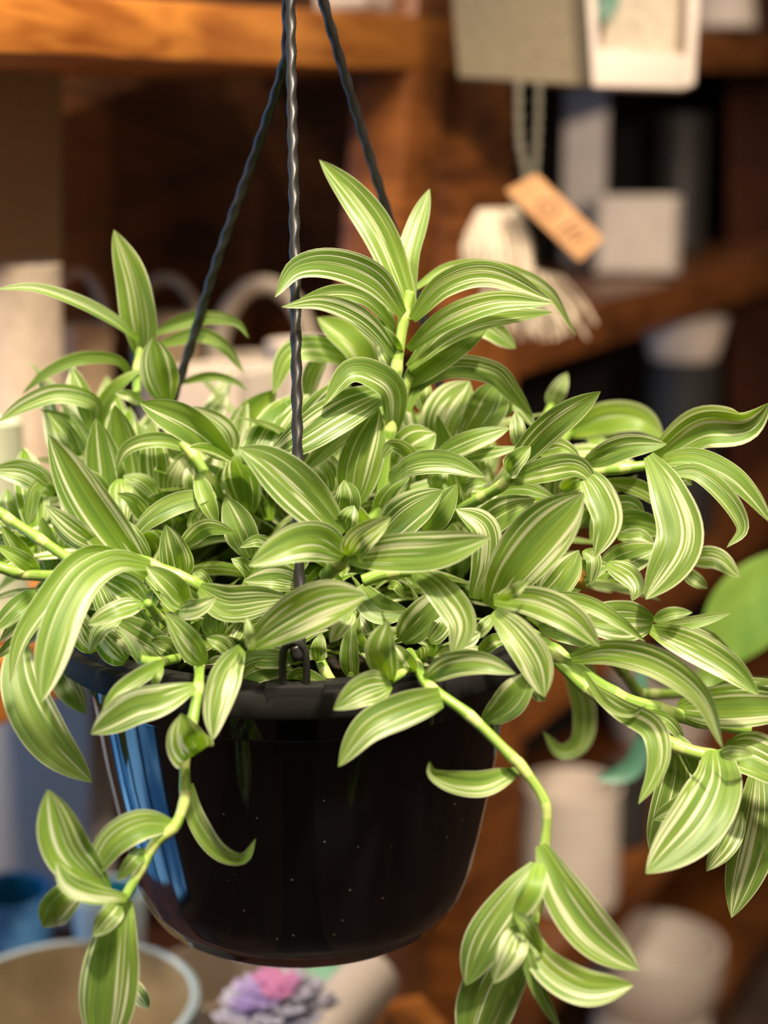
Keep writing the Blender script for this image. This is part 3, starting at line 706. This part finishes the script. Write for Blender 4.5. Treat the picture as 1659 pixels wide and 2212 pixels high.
LF('A', [(1150,760),(1000,695),(850,700),(740,760),(690,880)], 90, -.01, -.02, .35, .6)
LF('A', [(945,1060),(920,820),(905,580)], 180, .0, -.01, .5, .45, cup=.15)
LF('A', [(1290,1020),(1050,1075),(890,1170),(775,1300)], 125, -.04, -.06, .2, .2)
LF('A', [(720,925),(725,1060),(745,1215)], 140, -.02, -.04, .5, .6)
LF('A', [(950,1060),(850,960),(735,905)], 130, -.01, -.02, .6, .3)
LF('A', [(600,910),(590,760),(640,640)], 170, .02, .01, .5, .6)
LF('A', [(1150,1235),(1190,1140),(1260,1050)], 95, -.04, -.05, .4, .8)
LF('A', [(1085,1330),(1230,1215),(1400,1242)], 110, -.06, -.07, .5, .4)
LF('A', [(1075,1530),(1045,1370),(990,1198)], 195, -.10, -.115, .3, .45, cup=.25)
LF('A', [(1500,1400),(1440,1230),(1345,1030)], 190, -.05, -.05, .0, .3)
LF('A', [(1640,1340),(1540,1295),(1430,1335)], 80, -.08, -.095, .3, .9)
LF('A', [(1500,1500),(1450,1440),(1380,1400)], 90, -.08, -.09, .3, .4)
LF('A', [(1450,910),(1430,810),(1400,705)], 110, .0, .0, .3, .3)
LF('A', [(1030,1040),(1060,900),(1110,770)], 140, .0, -.01, .4, .9)
LF('A', [(1150,1050),(1140,930),(1150,820)], 100, -.01, -.01, .4, .8)
LF('A', [(1300,965),(1380,905),(1465,935)], 110, -.01, -.03, .3, .9)
LF('A', [(300,930),(210,990),(165,1210)], 80, .0, -.01, .5, .3)
LF('A', [(590,650),(620,480),(720,350),(850,265)], 85, .05, .04, .75, .0)
LF('U', [(690,1490),(850,1445),(960,1490),(1055,1610)], 62, .09, .075, .5, .2)
LF('U', [(670,1440),(780,1390),(900,1370),(1020,1390),(1075,1460)], 62, .08, .06, .4, .4)
LF('U', [(600,1470),(500,1385),(340,1300),(150,1240),(-30,1250)], 55, .04, -.01, .6, .2)
LF('A', [(1080,350),(1250,310),(1400,340),(1480,400)], 55, .08, .07, .5, .2)
LF('A', [(1400,730),(1480,580),(1650,390)], 190, .07, .05, .95, .0)
LF('A', [(850,480),(780,430),(685,412)], 70, .03, .02, .5, .6)
LF('A', [(230,1480),(120,1400),(-30,1320)], 100, -.04, -.06, .7, .2)
LF('A', [(190,1450),(100,1330),(10,1200)], 110, -.03, -.05, .75, .1)
LF('A', [(320,1500),(290,1330),(250,1150)], 130, -.01, -.03, .4, .4)
LF('A', [(120,1250),(60,1120),(40,980)], 120, .0, .0, .4, .3)
LF('A', [(1180,900),(1240,1060),(1300,1200)], 110, -.04, -.05, .5, .1)
LF('A', [(740,860),(800,720),(800,560)], 120, .03, .03, .4, .7)
LF('A', [(640,1060),(560,940),(440,880)], 110, -.01, -.02, .5, .5)
LF('A', [(900,1200),(800,1060),(700,1010)], 110, -.03, -.05, .4, .4)
# -- centre
LF('B', [(575,1260),(330,1010),(130,830),(-40,740)], 280, -.115, -.13, .15, .4, 5, 10, full=.5, cup=.3)
LF('B', [(590,1380),(440,1300),(270,1320),(20,1445)], 235, -.13, -.165, .3, .55, -5, 5, cup=.2)
LF('B', [(615,1400),(850,1370),(1150,1350),(1465,1275)], 230, -.13, -.165, .35, .75, 5, -5, full=.52, cup=.2)
LF('B', [(620,1390),(690,1280),(870,1150)], 170, -.13, -.145, .65, .5, cup=.5)
LF('B', [(800,1290),(970,1130),(1180,990)], 235, -.085, -.10, .05, .3, cup=.2)
LF('B', [(1080,1240),(1170,1110),(1265,955)], 150, -.075, -.085, .1, .4)
LF('B', [(590,1240),(615,1160),(650,1083)], 130, -.11, -.115, .4, .3)
LF('B', [(590,1150),(610,1040),(590,930)], 160, -.07, -.075, .3, .4)
LF('B', [(640,1080),(690,810),(800,500)], 255, -.03, -.03, .35, .25, cup=.2)
LF('B', [(885,640),(885,420),(790,320),(620,290),(465,490)], 170, -.03, -.06, .2, .5, 5, 30)
LF('B', [(840,400),(580,520),(330,680),(100,840)], 230, -.035, -.07, .1, .6, 10, -10)
LF('B', [(830,505),(600,640),(420,800),(300,930)], 120, -.02, -.05, .2, .6)
LF('B', [(960,520),(1050,340),(1250,255),(1480,290),(1590,400),(1720,560)], 140, -.02, .01, .25, .55, -15, 20, full=.5)
LF('B', [(1150,770),(1190,550),(1340,340)], 260, .02, .02, .4, .9, full=.55)
LF('B', [(1290,690),(1410,560),(1520,345)], 230, .01, .01, .2, .3, full=.6)
LF('B', [(1130,795),(1350,700),(1580,620)], 125, -.02, -.03, .4, .3)
LF('B', [(1240,815),(1450,775),(1645,733)], 70, -.02, -.03, .4, .2)
LF('B', [(900,850),(1000,730),(1140,655)], 230, -.02, -.03, .6, .6, full=.55)
LF('B', [(1030,830),(950,745),(870,722),(812,810)], 90, -.045, -.06, .15, .4)
LF('B', [(860,935),(1000,840),(1220,830),(1435,915)], 135, -.05, -.07, .15, .6, full=.5)
LF('B', [(780,1190),(880,1010),(980,915)], 140, -.03, -.04, .4, .3)
LF('B', [(760,300),(650,120),(430,-40)], 190, .06, .05, .85, .15)
LF('B', [(680,240),(450,150),(260,190),(165,420)], 150, .06, .045, .85, .1)
LF('B', [(480,160),(400,300),(370,480)], 110, .065, .06, .85, .2)
LF('B', [(250,710),(225,580),(220,440)], 100, .03, .03, .6, .7)
LF('B', [(1365,1640),(1430,1420),(1420,1220),(1255,1105)], 175, -.10, -.105, .2, .7, 10, 30, full=.6)
LF('B', [(560,900),(480,830),(380,750)], 120, -.02, -.02, .5, .8)
LF('B', [(620,760),(590,640),(570,560)], 120, .01, .01, .4, .8)
LF('B', [(500,1000),(460,900),(400,820)], 120, -.03, -.03, .5, .5)
LF('B', [(1130,980),(1150,900),(1190,800)], 110, -.0, -.0, .5, .6)
LF('B', [(1290,960),(1360,930),(1450,950)], 150, -.03, -.05, .05, .1)
LF('B', [(560,1130),(480,1060),(380,1030)], 100, -.06, -.07, .5, .4)
LF('B', [(900,1010),(960,860),(960,760)], 130, .0, .0, .6, .4)
LF('B', [(1080,520),(1060,420),(1080,330)], 110, .03, .03, .6, .3)
# -- right
LF('C', [(110,880),(350,620),(660,402)], 170, -.07, -.10, .3, .35, full=.55)
LF('C', [(105,890),(160,820),(242,728)], 130, -.085, -.095, .45, .5, cup=.5)
LF('C', [(110,940),(350,865),(520,850),(640,960)], 150, -.085, -.105, .35, .6, full=.5)
LF('C', [(555,880),(640,1000),(700,1180),(625,1395)], 185, -.10, -.125, .2, .45, base=.3)
LF('C', [(-20,1000),(200,975),(400,1045)], 95, -.05, -.07, .4, .1)
LF('C', [(450,650),(700,560),(900,570),(1040,690)], 190, .11, .09, .95, .0)
LF('C', [(580,640),(680,680),(760,790)], 150, .11, .10, .95, .0)
LF('C', [(560,840),(800,735),(1055,718)], 150, -.03, -.05, .05, .35)
LF('C', [(990,790),(1250,610),(1500,600),(1600,545),(1665,470)], 255, -.03, -.06, .55, .4, 15, 15, full=.45, cup=.6)
LF('C', [(970,830),(1200,800),(1420,890),(1560,1020),(1690,1200)], 130, -.045, -.06, .5, .2)
LF('C', [(1050,890),(1240,890),(1420,1040),(1510,1220),(1412,1335)], 115, -.05, -.07, .2, .4)
LF('C', [(945,785),(1060,1000),(1130,1300),(928,1645)], 265, -.09, -.13, .15, .4, 8, -8, full=.6, base=.25)
LF('C', [(680,940),(880,975),(1000,1050),(1085,1140)], 95, -.02, -.03, .6, .2)
LF('C', [(690,1100),(830,1080),(925,1150)], 115, -.02, -.03, .3, .3)
LF('C', [(730,1190),(900,1190),(1055,1250)], 160, -.03, -.045, .4, .4)
LF('C', [(760,1275),(890,1260),(985,1312)], 80, -.05, -.06, .4, .7)
LF('C', [(640,1480),(830,1400),(1020,1330)], 190, -.04, -.05, .45, .2)
LF('C', [(1180,1400),(1350,1400),(1490,1515)], 130, -.03, -.05, .35, .6)
LF('C', [(1160,1480),(1230,1530),(1298,1582)], 85, -.03, -.04, .4, .4)
LF('C', [(700,1430),(820,1500),(870,1580),(845,1655)], 125, -.08, -.10, .3, .9)
LF('C', [(290,1650),(420,1520),(530,1350)], 210, -.105, -.11, .3, .5)
LF('C', [(-110,1270),(60,1130),(270,1045)], 190, -.07, -.085, .35, .4)
LF('C', [(0,1690),(130,1470),(330,1230),(560,1010)], 340, -.115, -.14, .4, .35, -5, 5, full=.6, base=.3, cup=.2)
LF('C', [(175,740),(165,640),(148,525)], 95, -.02, -.02, .3, .8)
LF('C', [(370,490),(400,400),(460,290)], 110, .12, .11, .3, .6)
LF('C', [(90,420),(180,500),(270,620)], 80, .03, .02, .3, .9)
LF('C', [(1100,1000),(1150,930),(1205,960)], 85, -.03, -.04, .4, .3)
LF('C', [(430,1000),(510,950),(610,930)], 110, -.03, -.04, .8, .2)
LF('C', [(300,770),(420,740),(540,800)], 120, -.04, -.06, .6, .1)
LF('C', [(80,560),(60,450),(-10,350)], 130, .02, .02, .2, .2)
LF('C', [(700,1000),(660,1180),(600,1300)], 130, -.04, -.05, .5, .2)
LF('C', [(560,1350),(620,1410),(600,1560)], 90, -.07, -.08, .35, .5)
LF('C', [(420,1600),(560,1480),(720,1440)], 150, -.06, -.07, .5, .3)
LF('C', [(200,1230),(250,1130),(330,1060)], 110, -.06, -.07, .5, .4)
# -- lower left
LF('D', [(900,335),(700,310),(520,410),(400,600),(320,830),(248,1150)], 215, -.12, -.185, .45, .6, 15, -5, full=.66, base=.3)
LF('D', [(740,275),(560,260),(420,350),(260,560),(120,780),(58,1050)], 130, -.11, -.16, .5, .2, full=.45)
LF('D', [(880,570),(740,460),(575,385)], 170, -.115, -.13, .4, .7)
LF('D', [(850,560),(700,605),(518,692)], 115, -.135, -.15, .3, .6)
LF('D', [(1010,890),(830,770),(605,630)], 215, -.11, -.125, .1, .5)
LF('D', [(570,850),(490,720),(405,550)], 170, -.10, -.115, .3, .8)
LF('D', [(750,910),(640,800),(545,670)], 165, -.115, -.13, .35, .6)
LF('D', [(1190,470),(1350,560),(1560,545),(1735,530)], 215, -.12, -.135, .1, .3, 10, 0, base=.3)
LF('D', [(1120,580),(1010,450),(872,338)], 155, -.135, -.15, .6, .5, cup=.4)
LF('D', [(1060,610),(1180,590),(1292,528)], 115, -.14, -.15, .15, .9)
LF('D', [(1215,930),(1110,780),(985,612)], 155, -.14, -.155, .3, .6, cup=.3)
LF('D', [(1395,860),(1320,800),(1232,768)], 105, -.125, -.135, .3, .6)
LF('D', [(870,940),(800,820),(705,700)], 75, -.145, -.16, .4, .8)
LF('D', [(980,910),(830,1000),(700,1090),(612,1192)], 100, -.155, -.18, .45, .3)
LF('D', [(1165,1055),(960,1140),(780,1190),(542,1342)], 205, -.17, -.19, .2, .35, full=.55, base=.25)
LF('D', [(970,930),(940,1000),(912,1078)], 50, -.16, -.165, .5, .3)
LF('D', [(1445,830),(1350,990),(1290,1190),(1272,1378)], 185, -.16, -.19, .25, .6, full=.45)
LF('D', [(1160,1470),(1110,1370),(1085,1220)], 270, -.185, -.195, .65, .6, full=.35, base=.7, cup=.5)
LF('D', [(1410,1040),(1550,960),(1760,960)], 150, -.12, -.125, .35, .5)
LF('E', [(5,730),(170,735),(345,748)], 155, -.120, -.130, .25, .6)
LF('E', [(35,705),(25,610),(8,505)], 65, -.165, -.17, .5, .9)
LF('D', [(110,770),(130,1050),(280,1360),(550,1632)], 265, -.02, -.06, .2, .2, full=.5)
LF('D', [(330,930),(420,1080),(512,1225)], 160, -.01, -.03, .2, .3)
LF('D', [(220,500),(100,590),(-50,740)], 125, -.08, -.10, .3, .3)
LF('D', [(190,740),(80,800),(-20,890)], 75, -.08, -.09, .4, .2)
LF('D', [(200,570),(120,650),(0,790)], 75, -.075, -.09, .4, .6)
LF('D', [(700,720),(620,560),(560,400)], 125, -.105, -.11, .2, .6)
LF('D', [(720,650),(600,720),(530,860)], 90, -.13, -.14, .3, .9)
LF('D', [(900,760),(800,640),(760,560)], 130, -.10, -.10, .1, .3)
LF('D', [(1290,760),(1280,640),(1330,560)], 150, -.09, -.10, .1, .3)
LF('D', [(1060,880),(1000,820),(900,790)], 110, -.12, -.12, .1, .3)
LF('D', [(1250,500),(1200,410),(1150,380)], 90, -.11, -.11, .3, .6)
# -- lower left trailing shoot
LF('G', [(1040,470),(840,470),(660,580),(560,785)], 190, -.185, -.205, .35, .2, 10, -20, full=.5, base=.3)
LF('G', [(1130,225),(1170,420),(1310,620),(1450,670),(1528,550)], 110, -.17, -.18, .4, .4, 20, 50)
LF('G', [(650,870),(520,760),(390,600),(287,258)], 275, -.20, -.21, .5, .4, 10, -10, full=.55, base=.22, cup=.35)
LF('G', [(760,905),(560,885),(410,820),(335,690)], 120, -.205, -.22, .45, .9, full=.6)
LF('G', [(500,810),(370,930),(258,1082)], 195, -.19, -.195, .35, .3, full=.5)
LF('G', [(740,915),(690,1150),(650,1450),(610,1850)], 335, -.195, -.205, .3, .3, 5, 0, full=.5, base=.3, cup=.2)
LF('G', [(720,925),(660,1010),(555,1135)], 130, -.205, -.215, .1, .4)
LF('G', [(770,1380),(830,1480),(888,1565)], 95, -.185, -.185, .1, .9)
LF('G', [(870,620),(800,680),(700,800)], 90, -.19, -.2, .3, .1)
# -- lower centre
LF('E', [(40,670),(250,530),(470,420),(725,372)], 275, -.155, -.175, .55, .5, 0, 5, full=.6, cup=.2)
LF('E', [(855,890),(810,720),(850,530)], 180, -.155, -.17, .55, .4, full=.55)
LF('E', [(865,900),(700,945),(525,1058)], 190, -.16, -.185, .45, .5)
LF('E', [(1170,985),(950,1060),(730,1170),(555,1400)], 205, -.17, -.19, .2, .6, full=.42, base=.6)
LF('E', [(1075,875),(1230,790),(1420,780),(1615,845)], 150, -.155, -.175, .25, .7, full=.4)
LF('E', [(995,835),(950,760),(885,665)], 115, -.14, -.15, .35, .6)
LF('E', [(930,650),(1070,490),(1210,320)], 205, -.09, -.10, .1, .5)
LF('E', [(680,320),(790,460),(980,475)], 170, -.085, -.09, .35, .0)
LF('E', [(630,460),(580,540),(505,658)], 110, -.155, -.165, .3, .9)
LF('E', [(640,890),(620,720),(640,530)], 110, -.11, -.115, .4, .1)
LF('E', [(1430,1130),(1560,1030),(1640,930),(1690,830)], 190, -.155, -.165, .25, .3, full=.6)
LF('E', [(1625,1425),(1430,1500),(1250,1490),(1120,1440),(1100,1370)], 150, -.175, -.195, .45, .35, full=.4)
LF('E', [(1230,650),(1310,640),(1405,600)], 125, -.125, -.13, .2, 1.0)
LF('E', [(440,770),(440,690),(455,600)], 100, -.115, -.12, .4, .5)
LF('E', [(340,310),(180,270),(-10,290)], 150, -.11, -.12, .1, .6)
LF('E', [(1005,230),(1150,330),(1290,540),(1238,745)], 185, -.14, -.165, .25, .6, 10, -10, full=.55)
LF('E', [(310,440),(220,560),(120,640)], 120, -.14, -.15, .35, .2)
LF('E', [(700,700),(660,600),(680,500)], 90, -.10, -.11, .3, .1)
LF('E', [(260,910),(330,850),(520,930)], 90, -.12, -.125, .3, .3)
LF('E', [(850,320),(900,320),(945,390)], 55, -.10, -.105, .6, .1)
LF('E', [(1100,650),(1180,560),(1200,470)], 120, -.11, -.11, .3, .6)
LF('E', [(1400,720),(1480,650),(1560,640)], 90, -.12, -.12, .5, .2)
LF('E', [(1380,620),(1430,560),(1480,490)], 80, -.125, -.125, .2, .9)
# -- lower right
LF('F', [(20,265),(250,270),(480,370),(655,545)], 190, -.145, -.165, .45, .65, 5, 5, full=.5)
LF('F', [(20,335),(150,460),(270,640),(325,845)], 205, -.15, -.17, .45, .95, 0, 5, full=.55)
LF('F', [(60,265),(140,210),(232,148)], 85, -.15, -.16, .5, .6)
LF('F', [(480,615),(720,575),(1000,640),(1260,840),(1390,1155)], 170, -.14, -.185, .5, .35, 10, 30, full=.4)
LF('F', [(260,235),(550,280),(750,380),(928,515)], 95, -.12, -.145, .35, .4)
LF('F', [(975,395),(770,390),(500,370)], 235, -.115, -.12, .15, .5, full=.42)
LF('F', [(960,440),(1190,530),(1430,670),(1608,835)], 185, -.125, -.15, .45, .4, full=.42)
LF('F', [(290,430),(450,460),(640,545)], 120, -.11, -.125, .15, .2)
LF('F', [(975,385),(1080,345),(1208,340)], 75, -.125, -.135, .35, .5)
LF('F', [(985,420),(1200,400),(1438,343)], 75, -.12, -.13, .5, .4)
LF('F', [(1040,440),(1260,470),(1500,650)], 95, -.11, -.125, .2, .3)
LF('F', [(1120,910),(1350,900),(1600,890),(1950,900)], 250, -.115, -.14, .4, .5, base=.3)
LF('F', [(1290,820),(1480,770),(1750,760)], 75, -.11, -.12, .3, .6)
LF('F', [(590,780),(780,920),(960,1020),(1010,1160),(980,1320),(885,1485)], 145, -.14, -.175, .45, .35, 0, 25, full=.5)
LF('F', [(560,700),(690,880),(830,945),(935,895)], 55, -.145, -.155, .5, .3)
LF('F', [(930,930),(1060,990),(1160,1110)], 80, -.12, -.125, .6, .2)
LF('F', [(1120,1130),(1110,1350),(1050,1560),(960,1790)], 220, -.12, -.13, .2, .4)
LF('I', [(1345,20),(1350,220),(1220,470),(930,760)], 330, -.145, -.20, .3, .45, 5, -5, full=.5, base=.35, cup=.2)
LF('F', [(1390,1150),(1560,1190),(1840,1330)], 260, -.125, -.14, .35, .6)
LF('F', [(1370,1190),(1470,1180),(1575,1192)], 85, -.165, -.175, .55, .4)
LF('I', [(1610,120),(1590,480),(1440,1025)], 260, -.10, -.12, .2, .4)
LF('I', [(1490,380),(1420,560),(1290,748)], 145, -.12, -.135, .2, .9)
LF('I', [(1210,290),(1100,370),(968,440)], 115, -.13, -.14, .25, .3)
LF('F', [(490,540),(500,700),(560,920),(540,1110),(420,1170),(318,1050)], 140, .06, .05, .3, .15)
LF('F', [(240,740),(280,820),(330,870)], 80, -.15, -.155, .3, .5)
LF('F', [(1090,1060),(1180,1180),(1230,1330)], 90, -.125, -.13, .25, .3)
# -- lower right trailing shoot
LF('I', [(300,590),(430,860),(620,1120),(890,1338)], 275, -.195, -.215, .4, .5, 10, -5, full=.5, base=.25, cup=.35)
LF('I', [(230,1080),(320,1290),(560,1440),(855,1428)], 215, -.205, -.225, .6, .4, 15, -10, full=.55, base=.3)
LF('H', [(1740,710),(1600,900),(1430,1150),(1315,1430)], 230, -.19, -.205, .1, .6, 10, 0, full=.55)
LF('H', [(1700,1000),(1560,1280),(1450,1500),(1330,1850)], 345, -.185, -.20, .3, .35, 0, 0, full=.55, cup=.2)
LF('I', [(170,1080),(120,1230),(20,1415)], 165, -.21, -.225, .1, 1.0, full=.4)
LF('I', [(295,700),(255,860),(130,1070)], 130, -.205, -.215, .8, .0, full=.45, base=.5)
LF('I', [(130,1030),(210,1220),(280,1430),(430,1720)], 85, -.21, -.215, .05, .3)
LF('I', [(140,995),(230,1080),(310,1240)], 90, -.215, -.215, .55, .2)
# -- tall centre shoot
LF('P', [(888,690),(868,620),(820,505),(765,425),(690,345)], 72, -.02, .0, .55, .5, 10, -10, full=.5, base=.4)
LF('P', [(890,650),(882,560),(900,490),(928,408)], 48, -.01, .02, .4, .6)
LF('P', [(872,680),(810,605),(720,570),(640,580),(594,642)], 68, -.025, -.095, .25, .7, 20, -10)
LF('P', [(850,705),(795,645),(725,630),(640,650)], 34, -.02, -.03, .4, .3)
LF('P', [(860,775),(790,695),(700,655),(608,663)], 42, -.025, -.095, .2, .6)
LF('P', [(890,690),(960,615),(1060,592),(1190,648)], 56, -.025, -.03, .45, .6, full=.45)
LF('P', [(893,625),(970,578),(1070,578),(1180,625),(1245,725)], 28, .01, .05, .75, .2)
LF('P', [(882,755),(960,692),(1070,652),(1195,655)], 52, -.03, -.04, .45, .6)
LF('P', [(882,795),(960,722),(1060,682),(1195,674)], 54, -.025, -.03, .5, .4)
LF('P', [(880,830),(950,765),(1065,690)], 66, -.02, -.02, .55, .2)
LF('P', [(995,695),(1055,710),(1115,752)], 46, .05, .05, .5, .6)
LF('P', [(868,770),(840,735),(790,690)], 34, -.025, -.03, .5, .2)
LF('P', [(858,815),(838,775),(815,740)], 34, -.015, -.015, .3, .9)
LF('P', [(880,860),(905,800),(930,750)], 50, -.01, -.01, .5, .3)
LF('P', [(850,720),(830,680),(820,630)], 34, -.015, -.015, .6, .4)
STEMS = []
def ST(crop, pts, wid, ds, taper=1.0):
    x0, y0, k = CROPS[crop]; n = len(pts)
    q = [P(x0 + x * k, y0 + y * k, d) for (x, y), d in zip(pts, ds if isinstance(ds, (list, tuple)) and len(ds) == n else [ds[0] + (ds[-1] - ds[0]) * i / (n - 1) for i in range(n)])]
    m = 0.5 * wid * k * ((q[n // 2] - CAM).dot(FW)) / FPX
    Ls = [0]
    for a, b in zip(q, q[1:]): Ls.append(Ls[-1] + (b - a).length)
    fr = [l / Ls[-1] for l in Ls]; tot = Ls[-1]
    nodes = [f for f in fr[1:-1]]
    def near(t): return max([math.exp(-((t - f) * tot / 0.0042) ** 2) for f in nodes] + [0])
    bm = bmesh.new()
    def rad(t): return m * (1 - (1 - taper) * t) * (1 + 0.17 * near(t))
    def tint(t): return max([0.75 if 0 <= (t - f) * tot < 0.006 else 0.0 for f in nodes] + [0.10])
    tube(bm, q, rad, max(30, int(tot / 0.0014)), 12, tint=tint)
    link('stem', bm, 'stem', plant, 'all')
ST('P', [(800,1130),(822,1090),(832,970),(842,930),(856,800),(872,690),(886,630)], 31, [-.03,-.03,-.03,-.03,-.028,-.022,-.018], .72)
ST('A', [(1300,1020),(1265,960),(1160,790),(1060,690)], 70, [-.02,-.02,-.015,-.01], .8)
ST('A', [(-60,1080),(30,1150),(230,1280),(420,1410),(560,1500)], 62, [-.03,-.03,-.04,-.05,-.06])
ST('A', [(-40,1440),(120,1490),(330,1510),(480,1530)], 68, [-.045,-.045,-.05,-.06])
ST('D', [(760,285),(880,325),(1040,390),(1195,465),(1330,620)], 72, [-.118,-.115,-.115,-.115,-.09])
ST('D', [(1185,860),(1190,940),(1185,1060),(1150,1260),(1105,1460),(1105,1660),(1100,1750),(1040,1900),(930,1990),(850,2130),(740,2330)], 66,
   [-.11,-.135,-.16,-.175,-.18,-.18,-.182,-.188,-.19,-.195,-.203], .9)
ST('E', [(980,720),(1020,790),(1100,920),(1340,1095),(1590,1340),(1650,1400),(1790,1620),(1790,1860),(1760,2020),(1750,2210),(1725,2340)], 72,
   [-.10,-.125,-.158,-.17,-.18,-.182,-.188,-.192,-.195,-.20,-.205], .75)
ST('F', [(250,480),(390,580),(740,830),(1010,920),(1250,985),(1560,1040)], 95, [-.08,-.11,-.118,-.118,-.115,-.12], .85)
ST('F', [(400,620),(580,790),(850,980),(1090,1130),(1330,1200),(1480,1220)], 85, [-.11,-.125,-.13,-.135,-.14,-.14], .9)
ST('F', [(700,610),(790,690),(880,810),(960,830),(1210,820)], 62, [-.0,.02,.03,.03,.02])
ST('C', [(-280,1160),(-60,1040),(60,970),(130,900)], 65, [-.05,-.07,-.08,-.085])
ST('C', [(380,900),(630,880),(770,865),(1000,835)], 68, [-.02,-.025,-.03,-.03], .85)
ST('E', [(420,680),(470,820),(540,920)], 60, [-.105,-.115,-.118])
ST('E', [(620,600),(635,760),(630,890)], 48, [-.105,-.11,-.112])
ST('E', [(860,890),(920,850),(980,800)], 48, [-.155,-.15,-.14])
ST('E', [(700,290),(850,240),(1000,230)], 75, [-.10,-.10,-.10])
ST('E', [(480,260),(560,180),(620,80)], 90, [-.10,-.115,-.125])
ST('D', [(840,900),(940,915),(1060,890)], 60, [-.155,-.15,-.13])
ST('D', [(880,560),(930,620),(1000,680)], 50, [-.135,-.12,-.11])
ST('U', [(590,1700),(592,1600),(610,1480)], 38, [.04,.045,.05])
ST('B', [(880,640),(930,450),(990,300)], 60, [-.02,-.02,-.02])
ST('C', [(180,860),(280,650),(372,480)], 50, [.01,.07,.12])
ST('C', [(560,1460),(800,1440),(1010,1340),(1200,1400)], 55, [-.06,-.05,-.045,-.03])
ST('C', [(1010,1340),(1110,1420),(1165,1485)], 40, [-.045,-.04,-.03])
ST('C', [(300,860),(420,720),(470,650)], 50, [.0,.07,.11])
HERO.sort(key=lambda h: -h['area'])
fol = bmesh.new()
for i, h in enumerate(HERO):
    bm = bmesh.new() if i < 100 else fol
    leaf_bm(bm, h['c'], h['hw'], h['sides'], h['cup'], h['seed'], h['tint'], h['white'], h['base'], h['full'], h['wave'], 13 if i < 100 else 9, h['fold'])
    if i < 100: link('leaf', bm, 'leaf', plant, 'all', recalc=False)
# the mass of smaller leaves deeper in the pot
rf = random.Random(5)
def filler(base, dirn, length, wid, droop, tint=None):
    dirn = dirn.normalized(); c = []; p = base.copy(); v = dirn.copy(); n = 14
    for i in range(n):
        c.append(p.copy()); p = p + v * (length / (n - 1)); v = (v + Vector((0, 0, -droop / n))).normalized()
    up = Vector((0, 0, 1)); sides = []
    s = dirn.cross(up); s = s.normalized() if s.length > 0.05 else Vector((1, 0, 0))
    roll = rf.uniform(-0.7, 0.7)
    for i in range(n):
        tan = (c[min(i + 1, n - 1)] - c[max(i - 1, 0)]).normalized()
        s = (s - tan * s.dot(tan)).normalized(); sides.append(rotated(s, tan, roll))
    leaf_bm(fol, c, wid / 2, sides, rf.uniform(-0.3, 0.3), rf.random(), rf.uniform(0.1, 0.8) if tint is None else tint, rf.uniform(0, 0.8), nx=7)
def shoot(base, top, nl, lmin, lmax):
    ax = (top - base).normalized(); a = rf.uniform(0, 6.28)
    for k in range(nl):
        f = (k + 1) / nl; p = base.lerp(top, 0.25 + 0.75 * f); a += 2.4
        s = ax.orthogonal().normalized(); s = rotated(s, ax, a)
        d = s * (1.0 - 0.5 * f) + ax * (0.35 + 0.6 * f)
        L = rf.uniform(lmin, lmax); filler(p, d, L, L * rf.uniform(0.27, 0.36), rf.uniform(0.5, 1.6))
for k in range(62):
    a = rf.uniform(0, 2 * math.pi); r = 0.105 * math.sqrt(rf.random()); x, y = r * math.cos(a), r * math.sin(a)
    out = r / 0.105; lean = Vector((math.cos(a) * out, math.sin(a) * out, 0))
    if y < -0.07: continue
    if y > -0.015:
        h = rf.uniform(0.05, 0.115) * (1.0 - 0.25 * out)
        top = Vector((x, y, 0)) + lean * rf.uniform(0.03, 0.085) + Vector((0, 0, h))
        if top.y < -0.01: top.y = -0.01
        shoot(Vector((x, y, -0.004)), top, rf.randint(5, 8), 0.050, 0.085)
    else:
        h = rf.uniform(0.015, 0.045)
        top = Vector((x, y, 0)) + lean * 0.02 + Vector((0, 0.01, h))
        shoot(Vector((x, y, -0.004)), top, rf.randint(4, 6), 0.030, 0.05)
for k in range(70):                                     # longer outer shoots at the back and the sides
    a = rf.uniform(0.22, math.pi - 0.22); r = rf.uniform(0.05, 0.105); x, y = r * math.cos(a), r * math.sin(a)
    top = Vector((x, y, 0)) + Vector((math.cos(a), math.sin(a) * 0.7, 0)) * rf.uniform(0.02, 0.085) + Vector((0, 0, rf.uniform(0.035, 0.090)))
    if top.y < 0.02: top.y = 0.02
    shoot(Vector((x, y, -0.004)), top, rf.randint(4, 6), 0.055, 0.09)
o = link('foliage', fol, 'leaf', plant, 'all', recalc=False); o['kind'] = 'stuff'
bm = bmesh.new()                                        # the dried leaf caught in the right side
leaf_bm(bm, crom([P(1218, 1280, -0.10), P(1240, 1262, -0.112), P(1258, 1232, -0.105)], 14), 0.0065, [Vector((0.8, 0.2, 0.5)).normalized()] * 14, 0.5, 0.3, 0.2, 0, wave=0.6)
o = link('dried_leaf', bm, 'dryleaf', plant, 'all', recalc=False); o['label'] = 'small brown dried leaf'
